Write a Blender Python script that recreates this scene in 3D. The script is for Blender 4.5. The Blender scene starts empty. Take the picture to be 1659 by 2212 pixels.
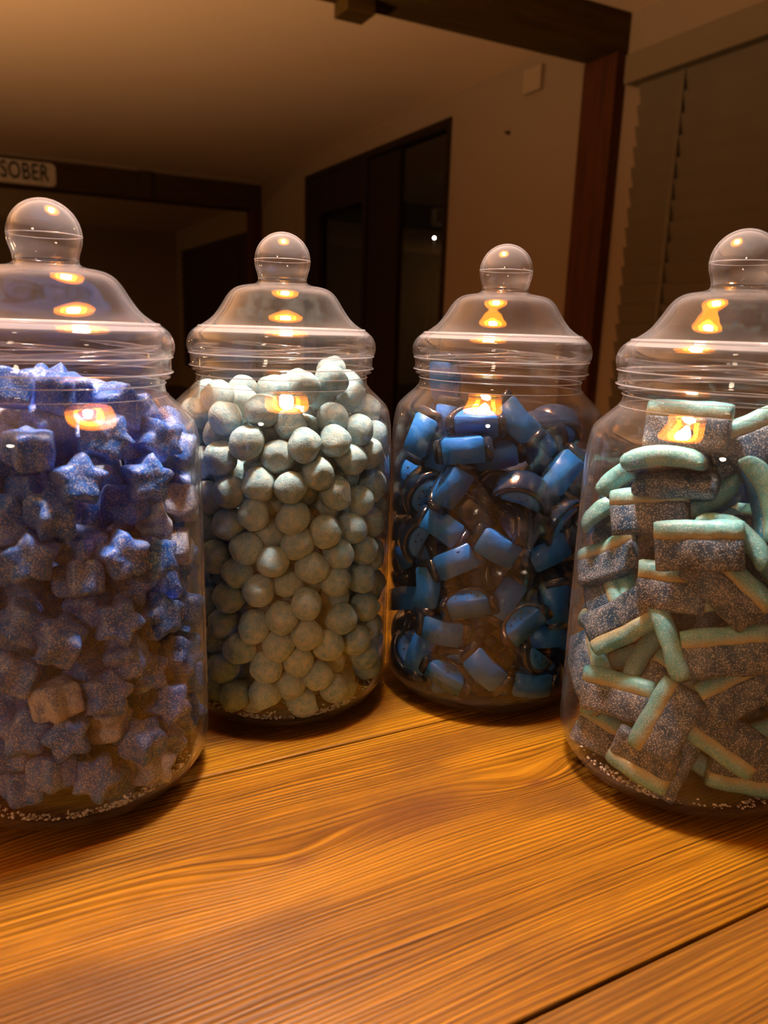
import bpy, bmesh, math, random
import numpy as np
from mathutils import Vector, Matrix, Quaternion, noise

sc = bpy.context.scene
COL = sc.collection
R = math.radians
TZ = 0.75                                  # table top height above the floor
AZ = R(27.90)                              # the room is turned this much against the view

def W(x, y, z=0.0):
    """view-aligned metres on the table top -> room metres (walls along X and Y)"""
    c, s = math.cos(AZ), math.sin(AZ)
    return Vector((x*c + y*s, -x*s + y*c, z + TZ))

# ------------------------------------------------------------------ camera
PITCH, ROLL, CZ, FPX = 0.235368686, 0.0320718588, 0.220469525, 1661.40462
cam_d = bpy.data.cameras.new('camera'); cam = bpy.data.objects.new('camera', cam_d); COL.objects.link(cam)
fw = Vector((0, math.cos(PITCH), -math.sin(PITCH))); rt = Vector((1, 0, 0)); up = rt.cross(fw)
rt2 = rt*math.cos(ROLL) + up*math.sin(ROLL); up2 = -rt*math.sin(ROLL) + up*math.cos(ROLL)
m = Matrix((rt2, up2, -fw)).transposed()
cam.matrix_world = Matrix.Translation(W(0, 0, CZ)) @ (Matrix.Rotation(-AZ, 3, 'Z') @ m).to_4x4()
cam_d.sensor_fit = 'VERTICAL'; cam_d.sensor_height = 36.0; cam_d.lens = FPX/2212*36.0
cam_d.clip_start = .02; cam_d.clip_end = 60
cam_d.dof.use_dof = True; cam_d.dof.focus_distance = .41; cam_d.dof.aperture_fstop = cam_d.lens/2.3
sc.camera = cam

def project(P):
    """room point -> photo pixels, used only to tell candies' places apart in their labels"""
    v = cam.matrix_world.inverted() @ P
    return 829.5 + FPX*v.x/-v.z, 1106 - FPX*v.y/-v.z

# ------------------------------------------------------------------ world, lights, exposure
wd = bpy.data.worlds.new('night'); sc.world = wd; wd.use_nodes = True
wd.node_tree.nodes['Background'].inputs[0].default_value = (.010, .006, .003, 1)
wd.node_tree.nodes['Background'].inputs[1].default_value = .3
PEND = W(-.030, .385, .60)                 # centre of the pendant's opening, over the jars
BULB_STRENGTH = 520.0
def point(name, loc, watts, col, rad):
    l = bpy.data.lights.new(name, 'POINT'); l.energy = watts; l.color = col; l.shadow_soft_size = rad
    o = bpy.data.objects.new(name, l); o.location = loc; COL.objects.link(o); return o
point('room_fill', (-1.3, -1.2, 1.55), 13, (1.0, .74, .52), .10)  # added fill behind the camera for jar fronts and walls, no fixture
up_l = bpy.data.lights.new('ceiling_fill', 'SPOT'); up_l.energy = 640; up_l.color = (1.0, .58, .27); up_l.spot_size = R(165); up_l.spot_blend = .6; up_l.shadow_soft_size = .12  # added upward fill out of view, put in to brighten the ceiling
up_o = bpy.data.objects.new('ceiling_fill', up_l); up_o.location = (-2.0, 2.3, .50); up_o.rotation_euler = (R(180), 0, 0); COL.objects.link(up_o)
point('far_room_fill', (-2.3, 11.0, 1.5), 20, (1.0, .60, .24), .15)  # added warm fill for the space beyond the far beam, no fixture
sc.view_settings.view_transform = 'Standard'; sc.view_settings.look = 'None'
sc.view_settings.exposure = 0.0; sc.view_settings.gamma = 1.0
try: sc.view_settings.use_curve_mapping = False
except Exception: pass
cy = sc.cycles
cy.use_adaptive_sampling = True; cy.adaptive_threshold = .03
cy.max_bounces = 8; cy.diffuse_bounces = 3; cy.glossy_bounces = 3; cy.transmission_bounces = 4
cy.transparent_max_bounces = 32; cy.sample_clamp_indirect = 6; cy.sample_clamp_direct = 0
cy.caustics_reflective = False; cy.caustics_refractive = False
cy.use_denoising = True

# ------------------------------------------------------------------ materials
class NT:
    """small helper round a material's node tree"""
    def __init__(s, name):
        s.m = bpy.data.materials.new(name); s.m.use_nodes = True; s.t = s.m.node_tree
        s.b = s.t.nodes['Principled BSDF']; s.out = s.t.nodes['Material Output']
    def n(s, typ, **kw):
        nd = s.t.nodes.new(typ)
        for k, v in kw.items():
            if k.startswith('i_'):
                key = k[2:].replace('_', ' ')
                nd.inputs[int(key) if key.isdigit() else key].default_value = v
            else: setattr(nd, k, v)
        return nd
    def l(s, a, b): s.t.links.new(a, b)
    def set(s, **kw):
        for k, v in kw.items(): s.b.inputs[k.replace('_', ' ')].default_value = v
    def math(s, op, a, b=None, clamp=False):
        nd = s.t.nodes.new('ShaderNodeMath'); nd.operation = op; nd.use_clamp = clamp
        for i, v in enumerate((a, b)):
            if v is None: continue
            if hasattr(v, 'links'): s.l(v, nd.inputs[i])
            else: nd.inputs[i].default_value = v
        return nd.outputs[0]
    def coord(s, scale=(1, 1, 1), kind='Object'):
        tc = s.n('ShaderNodeTexCoord'); mp = s.n('ShaderNodeMapping'); mp.inputs['Scale'].default_value = scale
        s.l(tc.outputs[kind], mp.inputs[0]); return mp.outputs[0]
    def noise(s, vec, scale, detail=3, rough=.5):
        nd = s.n('ShaderNodeTexNoise'); nd.inputs['Scale'].default_value = scale
        nd.inputs['Detail'].default_value = detail; nd.inputs['Roughness'].default_value = rough
        s.l(vec, nd.inputs['Vector']); return nd.outputs['Fac']
    def ramp(s, fac, stops, interp='LINEAR'):
        nd = s.n('ShaderNodeValToRGB'); cr = nd.color_ramp; cr.interpolation = interp
        while len(cr.elements) < len(stops): cr.elements.new(.5)
        for e, (p, c) in zip(cr.elements, stops): e.position = p; e.color = (*c, 1) if len(c) == 3 else c
        s.l(fac, nd.inputs[0]); return nd.outputs[0]
    def mix(s, fac, a, b, mode='MIX'):
        nd = s.n('ShaderNodeMix', data_type='RGBA', blend_type=mode)
        for sock, v in ((nd.inputs[0], fac), (nd.inputs[6], a), (nd.inputs[7], b)):
            if hasattr(v, 'links'): s.l(v, sock)
            else: sock.default_value = v if isinstance(v, float) else (*v, 1)
        return nd.outputs[2]
    def schlick(s, nrm=None, f0=.04):
        lw = s.n('ShaderNodeLayerWeight', i_Blend=.5)
        if nrm is not None: s.l(nrm, lw.inputs['Normal'])
        return s.math('ADD', f0, s.math('MULTIPLY', 1-f0, s.math('POWER', lw.outputs['Facing'], 5.0)), True)
    def bump(s, h, strength, dist):
        nd = s.n('ShaderNodeBump'); nd.inputs['Strength'].default_value = strength; nd.inputs['Distance'].default_value = dist
        s.l(h, nd.inputs['Height']); s.l(nd.outputs[0], s.b.inputs['Normal']); return nd

def plain(name, col, rough=.6, spec=.4, noise_amt=.12, scale=12, bump=.0, metal=0.0):
    t = NT(name); v = t.coord(); f = t.noise(v, scale, 4)
    c = t.mix(f, tuple(x*(1-noise_amt) for x in col), tuple(min(1, x*(1+noise_amt)) for x in col))
    t.l(c, t.b.inputs['Base Color']); t.set(Roughness=rough, Metallic=metal); t.b.inputs['Specular IOR Level'].default_value = spec
    if bump: t.bump(t.noise(v, scale*14, 3), .3, bump)
    return t.m

def plastic(name, haze, wave=.4, tint=(.985, .985, .985), scuffed=False, graze=.32):
    """clear thin plastic: lets light straight through, mirrors at grazing angles, a little milky"""
    t = NT(name); v = t.coord()
    nrm = None
    if wave:
        bp = t.n('ShaderNodeBump'); bp.inputs['Strength'].default_value = wave; bp.inputs['Distance'].default_value = .0012
        t.l(t.noise(v, 38, 1), bp.inputs['Height']); nrm = bp.outputs[0]
    fr = t.schlick()
    tr = t.n('ShaderNodeBsdfTransparent'); tr.inputs[0].default_value = (*tint, 1)
    gl = t.n('ShaderNodeBsdfGlossy'); gl.inputs['Roughness'].default_value = .018
    if nrm: t.l(nrm, gl.inputs['Normal'])
    gl.inputs['Color'].default_value = (1, 1, 1, 1)
    df = t.n('ShaderNodeBsdfDiffuse'); df.inputs[0].default_value = (.80, .76, .80, 1)
    tl = t.n('ShaderNodeBsdfTranslucent'); tl.inputs[0].default_value = (.80, .76, .80, 1)
    ml = t.n('ShaderNodeMixShader', i_0=.55); t.l(df.outputs[0], ml.inputs[1]); t.l(tl.outputs[0], ml.inputs[2])
    # the milkiness lies in the plastic's depth: a slanting path through the wall meets more of it
    fh = t.math('ADD', t.math('MULTIPLY', fr, graze), haze, True)
    if scuffed: fh = t.math('MULTIPLY', fh, t.ramp(t.noise(t.coord((1, 1, .4)), 60, 3, .7), [(.40, (.6,)*3), (.75, (1.6,)*3)]), True)
    m1 = t.n('ShaderNodeMixShader'); t.l(fh, m1.inputs[0]); t.l(tr.outputs[0], m1.inputs[1]); t.l(ml.outputs[0], m1.inputs[2])
    m2 = t.n('ShaderNodeMixShader'); t.l(fr, m2.inputs[0]); t.l(m1.outputs[0], m2.inputs[1]); t.l(gl.outputs[0], m2.inputs[2])
    t.l(m2.outputs[0], t.out.inputs['Surface']); return t.m

def sugar(name, base, base2, sugar_col=(.88, .84, .82), amount=.5, sss=.0, rough=.45, specks=2300, zsplit=None):
    """sugared jelly: coloured jelly under crystals about half a millimetre wide, thicker in patches"""
    t = NT(name); v = t.coord(); oi = t.n('ShaderNodeObjectInfo')
    off = t.n('ShaderNodeVectorMath', operation='MULTIPLY_ADD')
    t.l(v, off.inputs[0]); off.inputs[1].default_value = (1, 1, 1)
    cx = t.n('ShaderNodeCombineXYZ'); t.l(oi.outputs['Random'], cx.inputs[0]); t.l(oi.outputs['Random'], cx.inputs[1]); t.l(cx.outputs[0], off.inputs[2])
    v = off.outputs[0]
    col = t.mix(t.noise(v, 120, 2), base, base2)
    vo = t.n('ShaderNodeTexVoronoi'); vo.inputs['Scale'].default_value = specks; t.l(v, vo.inputs['Vector'])
    cell = t.n('ShaderNodeSeparateColor'); t.l(vo.outputs['Color'], cell.inputs[0])
    patch = t.ramp(t.noise(v, 150, 4, .6), [(.38, (0,)*3), (.62, (1,)*3)])
    lim = t.math('MULTIPLY', t.math('ADD', t.math('MULTIPLY', patch, .65), .35), amount)
    spk = t.math('LESS_THAN', cell.outputs[0], lim)
    near = t.math('LESS_THAN', vo.outputs['Distance'], .42)
    msk = t.math('MULTIPLY', spk, near)
    dust = t.math('MULTIPLY', patch, .11*amount/.5)
    fac = t.math('MAXIMUM', msk, dust)
    if zsplit:
        sp = t.n('ShaderNodeSeparateXYZ'); tc = t.n('ShaderNodeTexCoord'); t.l(tc.outputs['Object'], sp.inputs[0])
        col = t.mix(t.ramp(t.math('MULTIPLY', t.math('ADD', sp.outputs[1], t.math('MULTIPLY', patch, .0012)), 100), [(.45, (1,)*3), (.80, (0,)*3)]), col, zsplit)
    t.l(t.mix(fac, col, sugar_col), t.b.inputs['Base Color'])
    t.l(t.math('SUBTRACT', rough, t.math('MULTIPLY', msk, rough*.55)), t.b.inputs['Roughness'])
    t.b.inputs['Subsurface Weight'].default_value = sss
    t.b.inputs['Subsurface Radius'].default_value = (.25, .6, 1.0); t.b.inputs['Subsurface Scale'].default_value = .006
    t.bump(t.math('ADD', t.math('MULTIPLY', msk, cell.outputs[1]), t.math('MULTIPLY', patch, .5)), .9, .0005)
    return t.m

WOODGRAIN_KNOTS = [W(-.0314, .2816), W(.0815, .3458), W(-.19, .262), W(.19, .17)]
def wood_table():
    t = NT('stained_pine'); tc = t.n('ShaderNodeTexCoord'); sep = t.n('ShaderNodeSeparateXYZ'); t.l(tc.outputs['Object'], sep.inputs[0])
    X, Y, Z = sep.outputs
    pid = t.math('FLOOR', t.math('DIVIDE', t.math('ADD', Y, .022), .1815))         # each plank its own figure
    xs = t.math('ADD', X, t.math('MULTIPLY', pid, 3.17))
    cmb = t.n('ShaderNodeCombineXYZ'); t.l(t.math('MULTIPLY', xs, 1.1), cmb.inputs[0]); t.l(t.math('MULTIPLY', Y, 7), cmb.inputs[1]); t.l(Z, cmb.inputs[2])
    warp = t.noise(cmb.outputs[0], 1.3, 3, .5)
    v = t.math('ADD', Y, t.math('MULTIPLY', warp, .045))
    for k in WOODGRAIN_KNOTS[:3]:
        dx = t.math('SUBTRACT', X, k.x); dy = t.math('SUBTRACT', Y, k.y)
        q = t.math('ADD', t.math('MULTIPLY', t.math('POWER', t.math('ABSOLUTE', dx), 2), 420), t.math('MULTIPLY', t.math('POWER', t.math('ABSOLUTE', dy), 2), 3800))
        g = t.math('POWER', 2.718, t.math('MULTIPLY', q, -1))
        v = t.math('ADD', v, t.math('MULTIPLY', g, .012))
    fine = t.n('ShaderNodeTexWave', wave_type='BANDS', bands_direction='Y', wave_profile='SIN')
    c2 = t.n('ShaderNodeCombineXYZ'); t.l(t.math('MULTIPLY', X, .1), c2.inputs[0]); t.l(v, c2.inputs[1])
    t.l(c2.outputs[0], fine.inputs['Vector']); fine.inputs['Scale'].default_value = 120; fine.inputs['Distortion'].default_value = 3.0
    fine.inputs['Detail'].default_value = 3; fine.inputs['Detail Scale'].default_value = 1.8
    c3 = t.n('ShaderNodeCombineXYZ'); t.l(t.math('MULTIPLY', xs, 8), c3.inputs[0]); t.l(t.math('MULTIPLY', v, 1000), c3.inputs[1])
    fib = t.noise(c3.outputs[0], 1.0, 4, .65)
    c4 = t.n('ShaderNodeCombineXYZ'); t.l(t.math('MULTIPLY', xs, 3.5), c4.inputs[0]); t.l(t.math('MULTIPLY', v, 26), c4.inputs[1]); t.l(pid, c4.inputs[2])
    broad = t.noise(c4.outputs[0], 1.0, 3, .55)
    mixv = t.math('ADD', t.math('ADD', t.math('MULTIPLY', fine.outputs['Fac'], .11), t.math('MULTIPLY', fib, .62)), t.math('MULTIPLY', broad, .46))
    col = t.ramp(mixv, [(.38, (.028, .0088, .0008)), (.50, (.098, .036, .0018)), (.62, (.22, .088, .0028)), (.80, (.44, .19, .006))])
    stain = t.noise(t.coord((1, 2.2, 1)), 7.5, 4, .6)
    col = t.mix(t.ramp(stain, [(.46, (0,)*3), (.66, (.75,)*3)]), col, (.085, .034, .008))
    col = t.mix(t.math('MULTIPLY', t.math('LESS_THAN', t.math('ABSOLUTE', pid), .5), .45), col, (.12, .055, .012))
    for k, rx, ry in [(WOODGRAIN_KNOTS[0], 130, 300), (WOODGRAIN_KNOTS[1], 140, 340), (W(.020, .317), 26, 60)]:
        dx = t.math('MULTIPLY', t.math('SUBTRACT', X, k.x), rx); dy = t.math('MULTIPLY', t.math('SUBTRACT', Y, k.y), ry)
        q = t.math('ADD', t.math('MULTIPLY', dx, dx), t.math('MULTIPLY', dy, dy))
        g = t.math('MULTIPLY', t.math('POWER', 2.718, t.math('MULTIPLY', q, -1)), .85)
        col = t.mix(t.math('MULTIPLY', g, t.math('ADD', fib, .3)), col, (.10, .032, .008))
    t.l(col, t.b.inputs['Base Color'])
    t.l(t.math('ADD', .30, t.math('MULTIPLY', fib, .22)), t.b.inputs['Roughness'])
    t.b.inputs['Specular IOR Level'].default_value = .22
    t.bump(t.math('ADD', fib, t.math('MULTIPLY', fine.outputs['Fac'], .6)), .32, .0006)
    return t.m

def wood_dark(name, a, b, axis):
    t = NT(name); s = [9, 9, 9]; s[axis] = .8
    v = t.coord(tuple(s)); f = t.noise(v, 3.2, 5, .6)
    t.l(t.ramp(f, [(.3, a), (.7, b)]), t.b.inputs['Base Color']); t.set(Roughness=.65); t.b.inputs['Specular IOR Level'].default_value = .2
    t.bump(f, .4, .004); return t.m

M = {}
M['plaster'] = plain('cream_plaster', (.33, .245, .17), .9, .1, .05, 2.0)
M['ceiling'] = plain('ceiling_paint', (.78, .58, .40), .95, .05, .04, 1.2)
M['floor'] = plain('dark_floor', (.10, .07, .045), .6, .3, .25, 4)
M['beam_y'] = wood_dark('beam_wood', (.048, .026, .004), (.088, .048, .007), 0)
M['post'] = wood_dark('post_wood', (.050, .016, .004), (.105, .032, .006), 2)
M['frame'] = wood_dark('dark_joinery', (.014, .006, .0022), (.026, .011, .004), 2)
M['blind'] = plain('grey_blind', (.15, .122, .085), .7, .2, .10, 6)
M['blind_far'] = plain('brown_blind', (.055, .030, .020), .7, .2, .10, 6)
M['cassette'] = plain('blind_cassette', (.21, .165, .105), .6, .2, .05, 4)
M['sign'] = plain('weathered_tin', (.72, .62, .50), .6, .3, .35, 40)
M['letter'] = plain('dark_letter_paint', (.035, .026, .020), .7, .2, .2, 30)
M['switch'] = plain('pale_box', (.40, .30, .205), .5, .3, .03, 10)
M['wood'] = wood_table()
M['jar'] = plastic('clear_jar_plastic', .0006, 0, graze=.20)
M['lid'] = plastic('hazy_lid_plastic', .0035, .12, scuffed=True)
M['knob'] = plastic('hazy_knob_plastic', .034, .10, graze=.6)
M['rim'] = plastic('frosted_rim_plastic', .32, 0)
M['thread'] = plastic('thick_thread_plastic', .10, .5)
M['star'] = sugar('blue_star_jelly', (.004, .080, .46), (.010, .18, .80), amount=.52, sss=.30)
M['star_caked'] = sugar('sugar_caked_star_jelly', (.10, .16, .42), (.2, .25, .5), amount=1.5, sss=.2)
M['brick_body'] = sugar('dark_blue_sour_jelly', (.010, .050, .115), (.022, .085, .17), amount=.48, sss=.15)
M['brick_strip'] = sugar('teal_foam_strip', (.12, .43, .52), (.19, .48, .47), sugar_col=(.78, .84, .76), amount=.42, sss=.3, zsplit=(.52, .47, .27))
M['brick_bright'] = sugar('bright_blue_sour_jelly', (.008, .22, .62), (.02, .36, .75), amount=.36, sss=.3)

def bonbon_mat():
    t = NT('powdered_bonbon'); v = t.coord(); oi = t.n('ShaderNodeObjectInfo')
    cx = t.n('ShaderNodeCombineXYZ'); t.l(oi.outputs['Random'], cx.inputs[0]); t.l(oi.outputs['Random'], cx.inputs[1])
    ad = t.n('ShaderNodeVectorMath', operation='ADD'); t.l(v, ad.inputs[0]); t.l(cx.outputs[0], ad.inputs[1]); v = ad.outputs[0]
    a = t.noise(v, 260, 4, .6); b = t.noise(v, 1500, 3, .6)
    c = t.ramp(a, [(.32, (.20, .40, .50)), (.50, (.35, .54, .58)), (.68, (.52, .61, .55))])
    c = t.mix(t.ramp(b, [(.5, (0,)*3), (.62, (.35,)*3)]), c, (.80, .80, .72))
    t.l(c, t.b.inputs['Base Color']); t.set(Roughness=.8); t.b.inputs['Specular IOR Level'].default_value = .2
    t.bump(t.math('ADD', t.math('MULTIPLY', b, .5), a), .8, .0008); return t.m
M['bonbon'] = bonbon_mat()

def gloss_jelly(name, a, b, rough, coat=.6, trans=0.0, sss=0.0, speck=0.0):
    t = NT(name); v = t.coord(); f = t.noise(v, 180, 3)
    c = t.mix(f, a, b)
    t.l(c, t.b.inputs['Base Color']); t.set(Roughness=rough); t.b.inputs['Coat Weight'].default_value = coat
    t.b.inputs['Coat Roughness'].default_value = .12; t.b.inputs['Transmission Weight'].default_value = trans
    t.b.inputs['Subsurface Weight'].default_value = sss; t.b.inputs['Subsurface Scale'].default_value = .006; t.b.inputs['Subsurface Radius'].default_value = (.2, .6, 1)
    t.bump(t.noise(v, 420, 3), .5, .0005); return t.m
M['slice_core'] = gloss_jelly('light_blue_jelly', (.010, .15, .60), (.03, .26, .80), .42, .25, sss=.35)
M['slice_rind'] = gloss_jelly('dark_blue_rind_jelly', (.003, .014, .042), (.007, .024, .06), .14, .8, trans=.08)
M['slice_shaded'] = gloss_jelly('shaded_blue_jelly', (.005, .030, .095), (.010, .050, .15), .2, .7, trans=.08)  # darker copy of the slice core, shade painted in for slices further back
M['seed'] = plain('dark_seed_dots', (.03, .014, .010), .4, .4, .1, 100)
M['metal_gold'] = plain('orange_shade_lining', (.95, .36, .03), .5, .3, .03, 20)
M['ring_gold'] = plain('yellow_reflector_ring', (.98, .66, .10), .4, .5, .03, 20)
for k_, c_, s_ in (('metal_gold', (1, .36, .012), 8), ('ring_gold', (1, .66, .05), 22)):      # glow added to lining and ring to strengthen their reflections
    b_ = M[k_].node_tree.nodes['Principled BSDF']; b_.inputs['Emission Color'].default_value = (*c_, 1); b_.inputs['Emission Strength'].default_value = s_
M['metal_black'] = plain('black_shade', (.02, .02, .02), .45, .4, .1, 20)
def emis(name, col, st):
    t = NT(name); e = t.n('ShaderNodeEmission'); e.inputs[0].default_value = (*col, 1); e.inputs[1].default_value = st
    t.l(e.outputs[0], t.out.inputs['Surface']); return t.m
M['bulb'] = emis('lit_bulb', (1.0, .93, .85), BULB_STRENGTH)
M['pane_spot_glow'] = emis('pane_spot_glow', (1.0, .88, .80), 60)
def pane():
    t = NT('night_window_glass'); fr = t.schlick()
    tr = t.n('ShaderNodeBsdfTransparent'); tr.inputs[0].default_value = (.8, .82, .8, 1)
    gl = t.n('ShaderNodeBsdfGlossy'); gl.inputs['Roughness'].default_value = .02
    mx = t.n('ShaderNodeMixShader'); t.l(t.math('MULTIPLY', fr, 1.8, True), mx.inputs[0]); t.l(tr.outputs[0], mx.inputs[1]); t.l(gl.outputs[0], mx.inputs[2])
    t.l(mx.outputs[0], t.out.inputs['Surface']); return t.m
M['glass'] = pane()

# ------------------------------------------------------------------ object helpers
def obj(name, V, F, mat, parent=None, smooth=False, loc=None):
    me = bpy.data.meshes.new(name); me.from_pydata([tuple(v) for v in V], [], [tuple(f) for f in F]); me.update()
    if mat: me.materials.append(mat)
    if smooth: me.polygons.foreach_set('use_smooth', [True]*len(me.polygons))
    o = bpy.data.objects.new(name, me); COL.objects.link(o)
    if parent: o.parent = parent
    if loc is not None: o.location = loc
    return o
def tag(o, label=None, cat=None, group=None, kind=None):
    for k, v in (('label', label), ('category', cat), ('group', group), ('kind', kind)):
        if v: o[k] = v
    return o
def empty(name, loc, label, cat, group=None):
    o = bpy.data.objects.new(name, None); o.empty_display_size = .02; o.location = loc; COL.objects.link(o)
    return tag(o, label, cat, group)
def box_vf(x0, x1, y0, y1, z0, z1):
    V = [(x, y, z) for x in (x0, x1) for y in (y0, y1) for z in (z0, z1)]
    F = [(0, 1, 3, 2), (4, 6, 7, 5), (0, 4, 5, 1), (2, 3, 7, 6), (0, 2, 6, 4), (1, 5, 7, 3)]
    return V, F
def merge(parts):
    V = []; F = []
    for v, f in parts:
        b = len(V); V += list(v); F += [tuple(i+b for i in t) for t in f]
    return V, F
def bevel(o, w, seg=2):
    md = o.modifiers.new('bevel', 'BEVEL'); md.width = w; md.segments = seg; md.limit_method = 'ANGLE'; return o
def box(name, x0, x1, y0, y1, z0, z1, mat, parent=None, bev=0):
    o = obj(name, *box_vf(x0, x1, y0, y1, z0, z1), mat, parent)
    if bev: bevel(o, bev)
    return o
def setting(o): return tag(o, kind='structure')
def lathe_open(prof, n):
    """closed loop profile (r,z) swept round z"""
    V = []; F = []; m_ = len(prof)
    for i in range(n):
        a = 2*math.pi*i/n
        for r, z in prof: V.append((r*math.cos(a), r*math.sin(a), z))
    for i in range(n):
        j = (i+1) % n
        for k in range(m_-1): F.append((i*m_+k, j*m_+k, j*m_+k+1, i*m_+k+1))
    return V, F
def smooth_prof(pts, sub=4):
    out = []; n = len(pts)
    for i in range(n-1):
        p0 = Vector(pts[max(0, i-1)]); p1 = Vector(pts[i]); p2 = Vector(pts[i+1]); p3 = Vector(pts[min(n-1, i+2)])
        for k in range(sub):
            t = k/sub
            q = .5*((2*p1)+(-p0+p2)*t+(2*p0-5*p1+4*p2-p3)*t*t+(-p0+3*p1-3*p2+p3)*t**3)
            out.append((max(q.x, 0), q.y))
    out.append(tuple(pts[-1])); return out
def offset_prof(pts, d):
    out = []
    for i, p in enumerate(pts):
        a = Vector(pts[max(0, i-1)]); b = Vector(pts[min(len(pts)-1, i+1)]); t = (b-a).normalized()
        nrm = Vector((-t.y, t.x)); q = Vector(p) + nrm*d
        out.append((max(q.x, 0), q.y))
    return out

# ------------------------------------------------------------------ candy shapes
def lathe_pts(prof, n, rfun=None):
    """closed surface from profile (r,z) running pole to pole"""
    V=[];F=[];rings=[]
    for k,(r,z) in enumerate(prof):
        if r<1e-7:
            V.append((0,0,z)); rings.append([len(V)-1])
        else:
            ring=[]
            for i in range(n):
                a=2*math.pi*i/n; f=rfun(a) if rfun else 1
                V.append((r*f*math.cos(a),r*f*math.sin(a),z)); ring.append(len(V)-1)
            rings.append(ring)
    for A,B in zip(rings,rings[1:]):
        if len(A)==1:
            for i in range(n): F.append((A[0],B[i],B[(i+1)%n]))
        elif len(B)==1:
            for i in range(n): F.append((A[i],B[0],A[(i+1)%n]))
        else:
            for i in range(n): F.append((A[i],B[i],B[(i+1)%n],A[(i+1)%n]))
    return V,F
def wobble(V, amp, freq, seed):
    o=Vector((seed*7.3,seed*3.1,seed*1.7)); out=[]
    for v in V:
        v=Vector(v); n=noise.noise_vector(v*freq+o); out.append(tuple(v+n*amp))
    return out
def star_geo(seed):
    R=.0112; rnd=random.Random(seed)
    def rf(a):
        t=(a*5/(2*math.pi))%1; d=abs(t-.5)*2          # 1 at a point, 0 in a notch
        return .64+.36*(d**1.25)*(1-.06*d)
    h=.0072
    pr=[(0,h*.93),(.30*R,h*1.0),(.62*R,h*1.02),(.85*R,h*.95),(.95*R,h*.78),(R,h*.5),(1.02*R,0),(1.04*R,-h*.5),(1.0*R,-h*.82),(.9*R,-h*.98),(.5*R,-h),(0,-h*.97)]
    V,F=lathe_pts(pr,50,rf)
    return wobble(V,.0011,160,seed+11),F
def bonbon_geo(seed):
    rnd=random.Random(seed+50); R=.0092
    pr=[(R*math.sin(math.pi*k/14),R*math.cos(math.pi*k/14)) for k in range(15)]
    pr[0]=(0,R);pr[-1]=(0,-R)
    V,F=lathe_pts(pr,26)
    sx,sy,sz=(rnd.uniform(1.0,1.08),rnd.uniform(.96,1.02),rnd.uniform(.9,.97))
    pl=[(Vector([rnd.gauss(0,1) for _ in range(3)]).normalized(),R*rnd.uniform(.80,.93)) for _ in range(8)]
    out=[]
    for v in V:
        v=Vector((v[0]*sx,v[1]*sy,v[2]*sz))
        for n,d in pl:
            q=v.dot(n)-d
            if q>0: v-=n*q*.82
        out.append(tuple(v))
    return wobble(out,.0008,120,seed+31),F
def half_ring(ro,ri,h,n=18,rnd=.0012,flat=0.0):
    """half annulus (ri=0: half disc) with its cut side on y=flat, arc to +y, rounded outer edge"""
    cs=[]                                              # cross-section (radius, z), a closed loop
    if ri>0:
        cs=[(ri,-h+.0003),(ro-rnd,-h),(ro-.3*rnd,-h+.3*rnd),(ro,-h+rnd),(ro,h-rnd),(ro-.3*rnd,h-.3*rnd),(ro-rnd,h),(ri,h-.0003)]
    else:
        cs=[(0,-h),(ro-rnd,-h),(ro,-h+rnd),(ro,h-rnd),(ro-rnd,h),(0,h)]
    V=[];F=[];m=len(cs)
    for i in range(n+1):
        a=math.pi*i/n
        for r,z in cs: V.append((r*math.cos(a),r*math.sin(a)+flat,z))
    for i in range(n):
        for k in range(m):
            k2=(k+1)%m
            if ri==0 and k==m-1: continue
            F.append((i*m+k,(i+1)*m+k,(i+1)*m+k2,i*m+k2))
    F.append(tuple(range(m))); F.append(tuple(n*m+k for k in reversed(range(m))))
    return V,F
def slice_bend(V,seed):
    # the slices sag a little along their length
    k=[0,9,-8,14][seed%4]
    return [(x,y*(1 if y<0 else .82),z+k*x*x*.8) for x,y,z in V]
def slice_geo(seed):
    core=half_ring(.0118,0,.0073,16,.0014); rind=half_ring(.0165,.0117,.0069,20,.0022)
    sV=[];sF=[]
    for s in (1,-1):
        for (x,y) in ((-.0062,.0040),(-.0022,.0066),(.0026,.0070),(.0064,.0036),(.0004,.0030)):
            b=len(sV); n=8
            for i in range(n):
                a=2*math.pi*i/n; sV.append((x+.00055*math.cos(a),y+.00095*math.sin(a),s*.00728))
            sV.append((x,y,s*.0076))
            for i in range(n): sF.append((b+i,b+(i+1)%n,b+n) if s>0 else (b+(i+1)%n,b+i,b+n))
    return (slice_bend(core[0],seed),core[1]),(slice_bend(rind[0],seed),rind[1]),(slice_bend(sV,seed),sF)
def rbox(lx,ly,lz,r,nx=12,seg=5,cy=0):
    """rounded slab, long in x; cross-section a rounded rectangle"""
    cs=[]
    for (sx,sy,a0) in ((1,1,0),(-1,1,90),(-1,-1,180),(1,-1,270)):
        for k in range(seg+1):
            a=math.radians(a0+90*k/seg); cs.append((sx*(ly/2-r)+r*math.cos(a),sy*(lz/2-r)+r*math.sin(a)))
    m=len(cs); V=[];F=[]
    ends=[(-lx/2,.55),(-lx/2+.35*r,.84),(-lx/2+r,1)]
    xs=ends+[(-lx/2+r+(lx-2*r)*k/nx,1) for k in range(1,nx)]+[(-x,s) for x,s in reversed(ends)]
    for x,s in xs:
        for y,z in cs:
            V.append((x,cy+y*(1-(1-s)*.35*min(1,2*r/ly)) if s<1 else cy+y,z*s))
    for i in range(len(xs)-1):
        for k in range(m): F.append((i*m+k,(i+1)*m+k,(i+1)*m+(k+1)%m,i*m+(k+1)%m))
    F.append(tuple(range(m))); F.append(tuple((len(xs)-1)*m+k for k in reversed(range(m))))
    return V,F
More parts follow.
